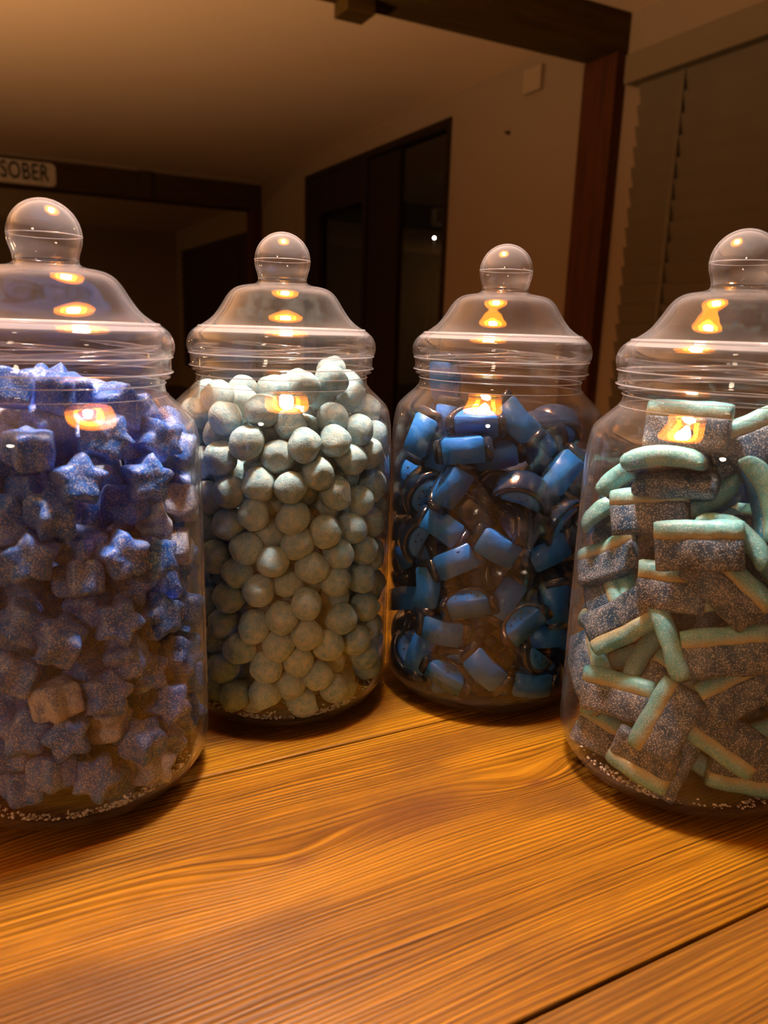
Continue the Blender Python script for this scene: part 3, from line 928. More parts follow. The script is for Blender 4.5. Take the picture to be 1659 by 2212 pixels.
-112,-23,185,208,-197,-241,331,4,0,0,
-321,-167,265,368,177,-277,81,5,0,0,
-506,-169,320,82,301,385,-67,5,0,0,
12,-159,266,431,85,-155,182,4,0,0,
-318,-183,490,1,157,-305,-363,0,0,0,
-164,-263,461,433,-134,15,210,5,0,4,
135,-274,300,325,-365,-65,83,5,0,1,
-349,66,127,148,-283,263,281,2,0,0,
-311,428,326,128,100,-178,-438,5,0,0,
179,-91,429,454,-174,44,109,3,0,0,
-122,120,298,16,-335,-193,317,0,0,0,
412,81,469,143,-466,-13,113,2,0,0,
-486,152,178,105,-300,385,-30,4,0,0,
-282,406,157,148,232,406,-97,5,0,0,
-452,-278,563,250,200,255,287,0,0,44,
318,424,246,381,-263,105,-158,3,0,0,
22,20,287,169,-316,-94,-335,5,0,0,
104,-163,577,331,126,-290,200,0,0,0,
298,238,575,51,197,456,-5,2,0,0,
372,373,411,435,-179,169,-12,4,0,0,
21,386,110,297,-207,-345,-14,5,0,0,
-251,-4,289,85,-358,307,-143,3,0,0,
-379,108,307,435,-66,227,-68,5,0,0,
-173,-304,1229,439,-49,-134,-192,2,0,0,
-91,525,336,293,381,25,133,1,0,0,
-142,11,442,380,-115,-96,-289,3,0,0,
10,-71,439,327,-95,338,-141,0,0,0,
159,333,272,405,207,-208,-3,2,0,0,
56,522,229,38,245,422,-104,2,0,0,
-518,-123,486,50,388,-304,-70,0,0,0,
-233,-314,1404,271,287,-39,305,4,0,48,
287,-152,563,306,-352,-171,-55,1,0,39,
-135,368,279,56,186,345,-305,2,0,0,
-253,235,263,131,-283,-379,97,3,0,0,
-391,-49,389,173,-84,16,461,4,0,0,
-480,223,390,157,351,-181,263,1,0,0,
-356,133,560,41,-415,189,-202,1,0,0,
459,261,514,146,206,-20,431,4,0,0,
-110,485,152,157,-471,-12,-60,1,0,0,
-431,317,231,439,-190,-16,144,2,0,0,
-341,-170,666,5,-268,-397,142,5,0,8,
137,-326,529,235,-141,262,326,1,0,0,
220,69,484,339,25,73,-360,3,0,0,
187,497,349,194,-101,293,-341,4,0,0,
256,238,742,30,9,100,489,1,0,0,
309,199,398,293,-347,-108,179,0,0,0,
10,-248,428,449,-65,-125,169,2,0,0,
-62,-361,549,405,264,129,-5,0,0,2,
-313,-183,955,290,16,-154,377,4,0,5,
102,34,945,104,3,151,465,5,0,0,
-208,485,460,11,378,-213,-248,1,0,0,
106,161,336,63,44,26,-493,2,0,0,
-53,233,403,473,-159,29,-6,5,0,0,
200,-102,711,187,-164,402,162,3,0,0,
-165,-163,751,7,3,115,486,4,0,2,
374,-79,772,128,-337,320,133,3,0,6,
6,536,473,461,-123,-53,-141,2,0,0,
92,201,505,79,438,-124,-192,3,0,0,
204,339,441,124,479,36,-60,3,0,0,
-255,146,421,126,437,206,-27,0,0,0,
-522,88,614,349,-54,-27,353,0,0,2,
-58,2,1700,175,36,-395,-249,1,0,0,
51,-335,684,356,-59,-161,-306,0,0,29,
522,103,869,331,74,360,-73,4,0,9,
378,-7,608,184,61,-327,325,3,0,7,
-215,317,426,108,-77,-395,276,1,0,0,
-393,360,469,481,-76,94,-63,3,0,0,
-204,-283,632,390,87,-213,-212,0,0,40,
387,120,742,316,17,-387,7,2,0,1,
30,394,357,218,181,58,-408,2,0,0,
-73,-172,576,92,-353,-184,289,4,0,14,
-22,-238,1151,49,189,-218,406,4,0,1,
84,12,591,330,-55,-4,372,4,0,0,
-423,-315,899,81,-485,-53,71,5,0,79,
-101,-345,768,74,-288,309,-257,1,0,3,
504,161,1040,57,279,278,304,5,0,0,
230,76,662,293,89,-237,-317,4,0,0,
-61,122,548,331,-194,-197,-253,0,0,0,
135,-118,865,412,-119,31,255,1,0,2,
82,-266,1490,17,-397,217,-212,4,0,28,
458,266,883,167,129,398,-216,1,0,0,
-207,-67,582,464,-76,164,-42,3,0,0,
333,403,585,50,-45,-69,491,0,0,0,
-385,-33,563,221,-11,160,418,3,0,0,
-394,-94,820,59,-23,-286,405,0,0,7,
31,51,1538,178,-315,254,-233,4,0,0,
-62,-18,673,227,-78,-437,34,3,0,0,
-259,-300,839,385,-180,-107,-240,5,0,23,
-150,-343,1007,287,-321,-179,-181,0,0,2,
319,-226,884,217,-100,81,432,3,0,1,
445,279,695,476,-25,-148,-26,5,0,0,
140,343,605,307,-323,-213,-79,4,0,0,
233,93,838,80,307,384,44,5,0,0,
355,383,798,96,157,-21,464,3,0,0,
180,492,524,136,-82,397,-258,1,0,0,
-127,504,622,320,-266,142,-239,4,0,0,
-365,384,754,283,369,128,133,1,0,0,
19,-178,744,453,-165,-6,133,0,0,1,
-64,377,503,189,17,169,431,4,0,0,
-175,252,590,314,353,83,141,2,0,0,
-204,-6,812,345,274,222,-83,5,0,0,
370,379,976,375,56,116,-304,1,0,0,
225,472,707,315,221,-273,-166,4,0,0,
-473,-241,746,355,115,292,160,5,0,67,
-372,-65,1094,193,-34,456,64,2,0,0,
367,-152,1389,183,-173,145,407,2,0,60,
-456,271,608,12,-251,428,59,1,0,0,
-78,194,730,429,164,-133,-147,0,0,0,
-204,93,659,286,-194,228,-280,1,0,0,
95,526,815,315,-149,358,-10,2,0,0,
93,191,674,115,375,301,75,3,0,0,
54,518,646,34,-256,428,13,0,0,0,
-324,215,712,129,325,-54,-354,3,0,0,
-500,-160,941,292,211,319,136,3,0,19,
168,157,1042,177,141,78,439,3,0,0,
-351,62,886,118,383,-297,28,1,0,0,
163,-303,968,360,320,17,132,4,0,23,
75,194,851,92,303,-381,69,4,0,0,
-87,525,793,281,387,13,145,1,0,0,
-295,434,601,129,393,261,105,0,0,0,
-246,464,853,5,46,-14,-498,1,0,0,
294,-62,918,234,-198,89,-385,1,0,3,
358,114,1140,201,-254,-373,76,5,0,0,
-28,354,671,387,101,-174,244,2,0,0,
-365,38,717,159,390,-255,87,1,0,2,
421,297,1113,110,455,176,2,4,0,0,
-191,362,722,495,-65,4,19,3,0,0,
-531,24,790,234,265,-324,139,0,0,0,
-523,-60,1190,290,-166,337,-159,3,0,0,
-504,142,925,64,407,158,-235,3,0,0,
-5,-310,917,135,262,401,-48,0,0,1,
149,-206,1645,449,-177,-20,-130,2,0,52,
118,349,787,343,149,-227,-242,3,0,0,
84,36,765,61,442,-201,104,4,0,0,
416,5,1013,69,-115,297,-379,2,0,0,
-25,530,947,117,-217,-431,57,1,0,0,
-496,191,762,128,356,-151,-289,1,0,0,
34,-13,1846,126,-241,72,-413,0,0,22,
343,160,969,455,87,-173,-71,5,0,0,
-141,-187,918,430,86,139,196,3,0,4,
-192,-39,1156,145,94,-98,459,0,0,0,
89,389,959,65,31,-289,401,1,0,0,
240,463,894,64,-255,254,-341,5,0,0,
-33,-62,863,459,36,-61,-184,3,0,0,
231,275,905,103,-236,357,-238,4,0,0,
-55,362,853,50,-29,286,406,4,0,0,
-524,-4,1013,64,-303,-327,-217,4,0,0,
351,-97,1185,405,-204,-211,-19,5,0,4,
134,-317,1153,226,113,-411,131,2,0,18,
-80,102,885,246,-254,-13,-354,3,0,0,
-213,225,836,133,-374,302,-29,0,0,0,
-450,269,1069,169,-404,-221,-98,0,0,0,
479,216,1574,91,-425,213,-128,4,0,0,
267,-249,1234,186,-407,70,211,0,0,80,
243,30,1237,48,-303,-388,-71,5,0,0,
41,-165,1001,275,-356,-161,-147,2,0,0,
225,-8,1064,0,-34,394,-307,2,0,0,
-310,90,1114,196,-199,119,-397,5,0,0,
295,-203,1051,59,302,213,-331,1,0,0,
-90,140,1817,114,-150,-448,116,4,0,6,
267,449,1375,428,161,-126,-157,4,0,0,
-182,493,1013,194,446,99,-61,3,0,0,
-434,299,895,181,202,-368,-203,3,0,0,
1,251,999,131,317,364,-13,1,0,0,
-308,207,976,356,299,136,-122,3,0,0,
-317,-190,1221,149,174,-280,-345,5,0,1,
332,-94,1560,468,-149,32,-87,0,0,0,
411,324,1293,212,-206,291,279,5,0,0,
243,311,1081,48,424,58,254,1,0,0,
-170,318,978,475,-70,134,-38,1,0,0,
-147,147,1041,464,-29,-148,110,5,0,0,
-137,-148,1276,447,-217,-56,20,1,0,0,
152,-79,1509,98,-198,-262,364,3,0,0,
202,490,1065,33,-488,94,40,5,0,0,
-221,-14,984,125,301,-294,-240,4,0,0,
-271,310,1128,92,86,453,170,2,0,0,
-120,-177,1451,232,366,60,-241,5,0,1,
-200,-199,1085,392,106,17,-291,3,0,0,
302,437,1204,9,-466,175,47,5,0,0,
-341,407,987,139,-354,-137,-294,5,0,0,
-226,478,1173,188,-103,348,-288,0,0,0,
-388,109,1788,451,-162,143,-6,0,0,0,
348,387,1639,140,425,147,166,3,0,2,
-89,376,1127,311,-187,289,187,4,0,0,
-393,-336,1468,254,-306,-287,98,2,0,95,
5,-70,1201,241,-27,371,-231,3,0,0,
155,-142,1154,36,300,-200,-344,5,0,1,
-3,527,1115,425,-21,-11,-263,5,0,0,
-146,199,1213,369,-300,138,-71,4,0,0,
-464,-257,1290,164,158,385,223,1,0,13,
283,31,1679,239,97,146,402,2,0,1,
289,1,1402,14,-23,-186,463,2,0,0,
-55,-17,1034,244,-295,-62,316,4,0,0,
137,506,1224,445,-98,185,-89,1,0,0,
-285,35,1657,179,328,-322,-83,0,0,9,
110,168,1656,179,-224,-409,16,3,0,1,
389,341,1467,188,-135,198,-396,1,0,0,
494,182,1224,10,365,164,300,5,0,0,
300,219,1596,131,371,299,-74,0,0,0,
521,37,1436,385,40,234,213,1,0,34,
85,363,1132,95,420,94,-236,3,0,0,
-509,124,1149,352,114,-285,-179,2,0,0,
15,119,1121,352,218,139,-244,3,0,0,
-362,382,1258,212,-261,-365,63,5,0,0,
-373,200,1227,86,335,341,-120,3,0,0,
226,296,1729,87,131,-373,-294,4,0,1,
417,38,1295,455,10,-134,157,5,0,3,
477,200,1400,110,458,124,-114,4,0,0,
-70,517,1276,85,-407,-236,-147,0,0,0,
-388,268,1727,467,134,20,-116,0,0,0,
-360,-172,1407,475,-104,58,-101,4,0,14,
301,174,1404,145,-297,202,-316,1,0,0,
-85,510,1449,125,348,-289,-173,4,0,0,
267,236,1239,152,91,67,-463,4,0,0,
-320,-153,1579,161,382,240,-144,2,0,0,
-230,35,1829,137,348,-303,133,1,0,82,
-7,-361,1283,248,414,121,-46,1,0,60,
-458,268,1360,199,-227,188,-351,0,0,0,
219,480,1540,131,-83,355,316,1,0,0,
33,236,1243,486,-65,-98,-1,1,0,0,
-106,35,1286,171,-116,367,-269,1,0,0,
-524,-30,1524,433,15,233,88,2,0,1,
173,95,1800,429,-88,-121,-209,4,0,7,
381,72,1540,213,-147,260,340,1,0,0,
150,346,1293,136,283,-175,348,1,0,0,
33,-200,1323,396,106,145,-248,3,0,5,
-71,184,1374,385,276,-151,-53,4,0,0,
-96,348,1305,27,-175,376,278,1,0,0,
-227,472,1353,31,-115,-453,-176,1,0,0,
-228,-52,1383,199,133,-86,-430,5,0,0,
71,63,1279,248,89,108,411,3,0,0,
86,517,1397,36,-57,215,447,2,0,0,
-370,-34,1279,368,242,217,96,1,0,0,
194,-124,1333,268,291,-305,29,4,0,0,
106,339,1602,74,67,461,165,0,0,0,
-249,281,1338,263,-14,-31,424,5,0,0,
151,-342,1345,85,-331,118,-345,1,0,48,
179,464,1704,128,184,-328,304,3,0,0,
37,356,1429,173,-445,43,-142,5,0,0,
40,381,1856,3,2,-20,500,5,0,15,
118,183,1398,208,440,-115,-5,1,0,0,
-70,-350,1458,117,164,-283,-359,4,0,56,
-489,-197,1550,58,-356,42,344,4,0,48,
-517,-119,1362,264,-237,155,-317,1,0,0,
-353,11,1496,35,-344,115,343,4,0,0,
114,-33,1682,215,-318,-228,225,4,0,42,
-2,-50,1400,80,-10,-436,232,1,0,0,
-350,380,1448,311,10,159,358,4,0,0,
208,312,1466,160,152,302,-332,5,0,0,
-516,67,1315,84,-244,-250,348,2,0,0,
-339,180,1454,54,-441,183,-139,3,0,0,
-167,-64,1577,341,16,-196,-308,1,0,2,
-12,274,1727,258,202,-331,182,1,0,2,
51,514,1559,180,-172,50,-431,3,0,0,
-509,142,1481,374,192,-271,12,2,0,0,
-502,74,1652,488,-44,-80,-62,0,0,7,
-144,144,1639,248,-278,-161,-292,4,0,0,
-7,488,1715,147,443,-172,-47,4,0,0,
-266,102,1313,82,343,-299,190,3,0,0,
-443,281,1565,125,-315,367,13,1,0,0,
-204,275,1750,67,448,-115,-178,0,0,0,
-132,329,1471,122,54,415,244,4,0,0,
-258,283,1584,113,3,-477,98,3,0,0,
201,94,1528,144,164,439,99,1,0,2,
-111,381,1639,68,383,309,55,1,0,0,
-8,-128,1576,176,-348,214,229,2,0,1,
-175,93,1473,20,137,480,0,4,0,0,
245,-230,1492,323,114,-320,175,4,0,24,
-14,218,1542,185,401,220,81,2,0,0,
-232,465,1540,95,-222,156,409,2,0,0,
-297,416,1689,47,-360,337,69,3,0,0,
],
'slice': [
-358,-173,1910,324,-53,-348,-145,2,1,255,
-387,28,1763,171,405,-80,224,0,1,176,
-470,-288,1614,397,-83,-274,-103,0,1,255,
-175,-468,1691,474,148,-29,-52,0,1,255,
43,-463,1733,458,-43,194,-30,1,1,255,
214,-277,1634,188,430,100,-139,3,1,255,
-241,-494,1564,492,38,-40,-69,0,1,255,
-320,-318,1682,354,-23,-332,-116,0,1,160,
321,-141,1665,194,439,133,-39,0,1,220,
190,-287,1530,423,103,241,-49,3,1,139,
4,-241,1622,180,466,-18,3,1,1,7,
-329,-423,1124,472,-46,117,-108,2,1,255,
-250,-498,936,479,-27,-124,-64,0,1,255,
287,-458,991,483,-8,-119,47,1,1,255,
-301,-462,490,493,9,24,-79,3,1,255,
-62,-581,319,466,-12,178,-36,3,1,255,
-502,-68,563,458,-89,-32,-178,2,1,185,
247,-456,170,498,8,23,40,3,1,255,
-327,-286,1482,485,-34,-4,-116,3,1,59,
324,-452,1457,445,-31,-216,68,0,1,255,
-389,-378,738,338,-129,-345,-24,3,1,255,
-415,-212,1272,229,359,-181,189,2,1,255,
-270,-440,1339,427,84,-244,24,1,1,255,
98,-460,1335,187,457,26,-75,3,1,255,
308,-378,1191,151,421,-7,223,3,1,255,
-480,-39,1361,255,268,-212,261,2,1,155,
-38,-391,1502,476,141,-59,-9,3,1,255,
-284,-478,201,464,121,74,-121,3,1,255,
409,-221,711,228,417,127,-92,0,1,227,
-159,-521,666,481,114,-68,-26,0,1,255,
170,-558,582,452,116,-157,87,2,1,255,
-428,-199,1003,239,341,-181,210,3,1,255,
326,-403,479,488,-93,-7,60,0,1,233,
-487,-153,882,459,-37,-123,-151,2,1,172,
49,-482,724,423,-81,-251,38,2,1,255,
183,-341,135,476,113,-67,77,3,1,19,
448,-153,515,111,382,44,299,2,1,27,
-456,-142,221,234,133,-149,394,2,1,204,
-33,-575,1036,486,21,115,-19,1,1,255,
-164,-333,324,214,446,-72,-8,3,1,104,
-226,-370,159,489,-67,-15,-80,2,1,83,
-425,-346,319,382,-122,-294,-57,2,1,249,
-470,-74,264,-393,16,126,282,2,1,18,
-369,-4,62,-260,-316,-208,-198,1,1,1,
333,-261,156,425,38,-69,-251,0,1,77,
347,-445,680,376,-18,324,58,1,1,255,
469,-150,410,424,-126,218,81,3,1,22,
249,-409,383,280,-349,-13,223,1,1,255,
-121,404,55,271,404,97,63,2,0,0,
414,37,25,275,277,-231,-210,3,0,7,
-313,236,160,343,-335,95,-103,3,0,0,
27,194,39,328,312,-152,-147,0,0,0,
-361,21,314,409,215,144,-127,2,0,18,
-242,-77,193,85,361,-21,-334,0,0,0,
80,-305,229,367,282,47,183,3,0,104,
187,35,100,293,350,-64,-193,1,0,0,
-450,225,229,124,282,-149,365,1,0,116,
66,-83,44,126,142,324,330,1,0,0,
58,-371,847,119,-205,369,240,1,0,172,
-172,430,155,18,105,-468,-139,2,0,0,
253,271,180,5,-127,224,-428,2,0,0,
-331,247,163,324,331,-138,-130,1,0,0,
304,417,242,109,-108,-325,348,2,0,0,
349,217,168,116,4,-125,-470,0,0,11,
-192,73,118,83,429,237,51,1,0,2,
-69,287,289,275,-402,-102,43,0,0,0,
-459,233,536,294,-307,-222,141,1,0,0,
209,-69,316,95,452,154,-115,0,0,1,
29,429,143,406,106,42,-268,0,0,0,
-105,-89,469,52,110,-402,272,0,0,2,
514,10,155,178,341,217,234,2,0,79,
-377,374,287,136,128,-352,-302,2,0,0,
480,365,693,181,270,-118,361,1,0,0,
492,143,285,226,198,330,226,1,0,5,
-269,-178,504,169,-329,38,335,1,0,3,
-76,62,228,247,104,-56,-418,2,0,0,
-49,503,273,317,386,13,-14,2,0,0,
-4,-173,141,283,330,9,247,3,0,15,
608,-4,554,227,-271,265,234,1,0,35,
146,-25,267,363,301,131,100,0,0,1,
-251,73,386,179,-123,-394,-219,1,0,0,
-83,-77,465,283,393,75,-101,1,0,0,
291,306,279,180,-72,114,447,1,0,0,
-218,455,519,334,-347,-18,135,3,0,0,
315,429,245,338,317,-133,-132,3,0,0,
-228,265,303,152,94,-367,-289,3,0,0,
-296,16,633,478,79,112,52,1,0,4,
-5,208,445,115,-376,292,-102,0,0,0,
-291,444,547,338,332,155,38,0,0,0,
-21,-238,326,182,-50,324,331,1,0,52,
-501,202,668,208,-189,261,-321,1,0,107,
158,128,340,395,202,-211,-92,0,0,0,
100,442,450,186,-275,-359,105,1,0,0,
539,242,484,269,-46,59,415,2,0,0,
-295,-12,697,67,-448,-66,202,3,0,3,
229,-284,508,344,221,231,173,0,0,4,
-109,-358,569,345,15,148,-330,2,0,143,
-457,72,810,147,-166,335,298,2,0,15,
13,446,491,357,119,145,295,3,0,0,
-498,63,968,199,265,-269,-260,3,0,71,
11,311,521,303,-170,98,-346,1,0,0,
-247,-275,671,201,352,239,-168,3,0,94,
307,20,539,61,445,30,217,3,0,3,
439,91,396,151,-330,244,242,1,0,0,
-211,226,567,463,-150,6,113,3,0,0,
291,356,520,293,-251,185,-259,0,0,0,
234,483,647,8,-153,-326,347,1,0,0,
202,-236,811,93,389,10,300,0,0,80,
16,-153,547,42,-160,-290,-372,3,0,2,
399,217,657,71,-435,221,-83,3,0,0,
136,270,528,105,292,359,157,2,0,0,
-247,168,697,61,94,-477,-99,0,0,0,
564,218,740,226,257,-163,326,1,0,0,
176,-4,529,259,357,-227,64,1,0,0,
-73,-163,747,239,-135,239,343,3,0,47,
391,-254,1029,242,-351,-115,-235,3,0,120,
-11,513,620,383,321,11,-4,2,0,0,
-179,-215,861,104,419,-251,22,0,0,20,
155,37,662,467,131,-116,-32,0,0,2,
-146,571,823,15,-492,-55,-70,3,0,0,
-496,171,1124,170,239,-285,-288,0,0,60,
262,-284,1190,434,143,126,-158,0,0,15,
-25,149,536,304,238,57,313,2,0,0,
-504,308,751,10,-435,-244,-24,2,0,2,
-439,372,1058,211,62,-20,-449,3,0,0,
255,-131,662,243,422,-95,-60,2,0,29,
314,216,701,232,98,257,347,1,0,0,
-132,-324,1181,24,458,-105,-169,1,0,255,
76,302,774,49,429,160,196,0,0,0,
-218,446,764,49,29,-40,495,1,0,0,
63,-440,1124,105,279,292,276,0,0,255,
149,440,769,468,107,136,36,1,0,0,
-440,49,1091,291,-61,-114,-385,2,0,0,
428,-105,717,466,172,8,-55,1,0,1,
48,322,658,75,112,-406,-260,0,0,0,
35,-305,990,213,55,334,301,2,0,13,
21,-178,690,238,256,-217,-285,1,0,2,
-417,171,902,10,38,-498,-26,1,0,0,
-291,-122,952,430,236,48,-86,2,0,0,
451,97,905,171,-460,95,11,0,0,0,
-115,38,804,24,181,-353,304,3,0,0,
-250,45,826,456,94,42,177,0,0,11,
-39,-13,831,273,-27,-289,-302,3,0,0,
465,253,873,235,67,258,352,0,0,0,
-154,-100,1355,72,-62,-297,-391,3,0,22,
124,-105,816,154,111,-333,-321,2,0,0,
-276,351,976,382,-289,115,-86,2,0,0,
232,485,841,36,-185,-293,-358,2,0,0,
-141,9,1142,74,126,-250,407,2,0,0,
236,-241,1136,210,-315,79,318,3,0,5,
166,234,861,211,108,-122,-423,0,0,0,
-93,596,1102,40,403,40,-291,1,0,0,
498,-58,1250,236,-235,285,-241,3,0,23,
500,-190,959,379,-51,-318,-56,3,0,40,
-64,488,992,114,-37,127,-468,3,0,0,
-70,225,927,250,-316,122,-270,0,0,0,
-243,551,1049,51,395,82,-291,0,0,0,
-62,-172,1166,149,383,264,-107,2,0,102,
279,-105,1025,142,-284,-97,-374,3,0,0,
-481,332,1295,224,-87,-93,-428,0,0,0,
219,83,954,187,453,-77,-62,3,0,0,
249,400,1048,441,9,86,-220,0,0,0,
-6,225,1052,169,468,15,44,3,0,0,
454,83,1079,90,-432,-235,-23,3,0,0,
-251,132,936,109,244,287,310,1,0,0,
-323,-110,1248,383,278,-140,-82,0,0,0,
521,-60,1251,234,235,-242,-286,0,0,32,
406,344,1074,300,324,-98,-214,1,0,0,
-261,-152,1263,30,-67,-288,402,0,0,23,
107,294,952,412,271,15,83,1,0,0,
-261,218,1078,223,93,-369,-236,3,0,0,
-148,44,1250,107,469,-92,-102,1,0,15,
169,-20,1038,63,-80,218,439,3,0,0,
-229,-169,1025,137,473,69,54,2,0,37,
293,141,1165,197,437,-121,74,1,0,0,
145,460,1260,413,236,96,-119,0,0,0,
187,346,1084,367,263,-158,-146,0,0,0,
393,193,1064,173,386,-189,188,0,0,0,
-306,89,1313,309,320,-205,103,0,0,0,
528,-4,1392,267,243,-229,-260,1,0,95,
-89,321,1192,447,-158,155,28,1,0,0,
35,-296,1294,339,315,-54,-181,3,0,89,
412,-181,1330,106,162,151,435,2,0,140,
321,312,1224,76,52,-354,-341,2,0,0,
-25,112,1133,59,22,156,471,3,0,0,
59,167,1199,371,182,-231,-162,3,0,0,
424,160,1255,147,-29,-385,-282,3,0,0,
-205,354,1416,75,420,-236,111,3,0,0,
153,-111,1304,193,-85,232,389,3,0,43,
85,463,1280,248,-143,-88,401,3,0,0,
-128,570,1339,61,111,-14,-483,3,0,0,
176,-7,1336,469,162,49,34,3,0,0,
264,-45,1224,56,-40,271,414,3,0,1,
-215,184,1234,114,79,376,299,1,0,0,
36,208,1342,59,8,-402,-291,2,0,0,
-121,394,1346,149,364,-19,-308,1,0,0,
393,329,1362,376,274,-126,-133,3,0,0,
123,429,1410,77,70,-310,-378,1,0,0,
],
'brick': [
-271,-262,1822,389,277,-91,-116,0,1,255,
-14,-281,1759,388,292,-112,45,3,1,255,
-347,-269,1671,90,468,-152,17,1,1,255,
-108,-198,1696,97,-60,-348,341,2,1,8,
144,-70,1654,123,461,-83,124,1,1,3,
-389,-1,1553,153,419,-195,114,1,1,220,
-244,-481,1332,368,320,-95,-54,0,1,255,
-76,-514,860,396,295,-80,-14,0,1,255,
-434,-220,493,371,285,-122,-127,0,1,255,
-268,-434,472,374,193,-226,147,0,1,255,
-343,-402,251,149,-46,-312,359,5,1,255,
-414,-82,195,354,286,-133,-158,4,1,255,
-101,-497,1153,319,335,67,-177,0,1,255,
-294,-363,1100,370,310,-91,-94,5,1,255,
-435,-178,860,8,-207,-212,403,1,1,255,
-265,-370,835,21,391,-165,-263,0,1,255,
-258,-102,658,205,375,-97,240,1,1,255,
-310,80,519,166,397,-252,35,5,1,110,
-447,56,1101,395,195,-217,-92,1,1,255,
-284,-261,1575,472,82,-51,-135,0,1,255,
-378,-209,1419,380,276,-142,-96,0,1,255,
-123,-204,1443,113,464,-93,114,2,1,255,
-60,-417,1374,66,466,-96,-139,3,1,255,
168,-54,1516,466,70,-35,-162,2,1,31,
-317,176,1151,475,52,-28,-143,3,1,188,
-467,52,914,256,271,-50,-330,2,1,217,
-199,-317,1152,257,266,108,-318,4,1,25,
-443,108,376,41,371,-298,-149,1,1,31,
-333,125,134,426,244,-33,-88,3,1,2,
-12,-485,424,142,47,-313,360,0,1,255,
23,-498,683,391,277,-118,77,1,1,255,
140,-446,234,37,9,-317,385,0,1,255,
208,-365,407,120,476,30,90,0,1,84,
-522,9,553,238,281,-19,-337,2,1,255,
-324,5,962,2,380,-264,-191,4,1,84,
-20,-274,166,98,456,-97,-153,5,1,87,
76,-426,911,332,269,-192,174,2,1,26,
-155,-302,579,354,317,-8,-156,4,1,177,
137,-311,1177,86,449,-46,-197,1,1,55,
-439,179,1334,126,473,-51,89,3,1,230,
48,-416,1535,87,300,40,388,2,1,255,
-206,-356,234,393,169,-205,158,0,1,255,
240,-314,224,491,44,12,-82,5,1,0,
207,-358,680,57,42,-261,421,1,1,0,
-172,-119,155,180,196,-323,-273,5,0,0,
-210,166,313,386,-241,-45,-202,0,0,0,
-216,248,91,493,9,9,-84,0,0,0,
119,-67,111,20,-30,45,-497,5,0,5,
-207,382,206,123,-101,-201,-429,4,0,0,
-330,438,411,111,113,-325,-345,0,0,0,
409,-178,332,81,87,-106,474,2,0,18,
12,-136,361,85,216,-345,278,3,0,0,
379,-114,155,93,79,-92,476,3,0,0,
-4,552,216,70,-81,-377,-311,2,0,0,
481,-87,496,326,45,216,-308,1,0,0,
46,153,119,34,-491,-24,82,2,0,0,
-98,275,380,211,427,99,-116,3,0,0,
-211,-119,1077,289,-263,289,-118,3,0,9,
363,94,91,6,-373,332,15,0,0,0,
168,359,141,63,29,287,404,4,0,0,
-318,281,581,35,121,-447,184,3,0,4,
-36,-284,872,320,-175,-264,-217,1,0,117,
83,439,341,115,-403,-269,37,5,0,0,
438,-260,633,150,339,-66,329,3,0,0,
162,100,227,483,99,39,74,1,0,0,
118,-214,502,160,126,-451,-74,2,0,48,
164,305,377,438,33,106,-214,3,0,0,
440,195,215,52,403,-273,-102,4,0,0,
338,443,349,292,-122,326,208,0,0,0,
245,-186,652,193,412,129,-161,4,0,0,
98,257,576,84,-105,-24,-481,4,0,0,
484,23,414,261,-140,-370,-158,1,0,0,
-132,-73,403,191,-103,190,408,1,0,0,
74,57,406,334,132,98,-333,5,0,0,
415,-191,792,275,1,-225,-352,1,0,0,
504,244,458,337,-62,345,116,0,0,0,
-202,87,653,201,422,79,-158,2,0,13,
-339,416,1188,260,-222,-309,-195,4,0,4,
314,124,400,391,280,78,114,3,0,0,
-457,277,767,117,-339,221,-269,3,0,31,
425,111,837,357,-120,-143,297,0,0,0,
-63,-44,896,227,-69,199,392,4,0,74,
243,-27,655,401,-175,79,229,1,0,0,
309,306,600,50,263,-404,-121,5,0,0,
-143,304,969,404,-15,219,195,0,0,15,
180,-185,1012,291,201,114,-334,5,0,0,
-297,351,742,106,-389,154,-252,3,0,0,
7,-19,625,208,78,-383,-232,2,0,1,
-371,332,952,179,385,241,-107,5,0,0,
6,350,714,53,56,-494,-3,0,0,1,
18,564,538,20,-18,345,361,2,0,0,
-106,142,876,15,-152,-239,-411,5,0,0,
502,135,733,181,203,380,178,4,0,0,
-96,392,563,35,64,-408,280,5,0,0,
111,299,841,233,62,-97,-427,1,0,0,
245,210,734,289,-41,42,-404,1,0,0,
-33,168,1130,319,-147,-343,-95,2,0,0,
234,-92,955,34,-117,-243,420,2,0,0,
-61,493,751,1,-34,341,364,3,0,0,
290,459,826,194,-15,372,271,0,0,0,
-138,376,1121,247,-35,-432,34,5,0,0,
380,124,963,99,366,231,230,5,0,0,
224,211,923,212,-388,-209,104,0,0,0,
527,125,1041,262,-182,-282,263,0,0,0,
365,-383,1137,269,294,287,-95,4,0,0,
186,23,1079,439,-170,104,133,3,0,0,
122,473,942,486,-8,-104,-51,3,0,0,
158,-191,1287,62,136,-469,88,2,0,27,
423,-224,1346,125,317,-322,-173,5,0,0,
378,-121,1189,226,-262,341,-119,4,0,0,
-162,531,1024,331,-329,-158,-85,5,0,0,
-62,-74,1183,383,-80,310,-24,3,0,0,
64,501,1141,367,295,33,165,3,0,0,
-25,291,1337,196,443,104,71,4,0,0,
314,285,1121,46,-173,455,-105,0,0,0,
514,59,1427,147,-376,223,-193,4,0,0,
484,-167,1068,49,-350,1,353,2,0,0,
477,121,1213,26,-445,-127,-188,5,0,0,
165,399,1190,291,-369,-167,31,0,0,0,
-243,402,1386,147,-198,-431,-58,5,0,0,
178,95,1267,103,464,149,-44,2,0,28,
5,550,1354,88,65,293,-390,1,0,0,
307,319,1311,145,450,157,-38,1,0,45,
218,-364,1403,106,-299,357,148,2,0,0,
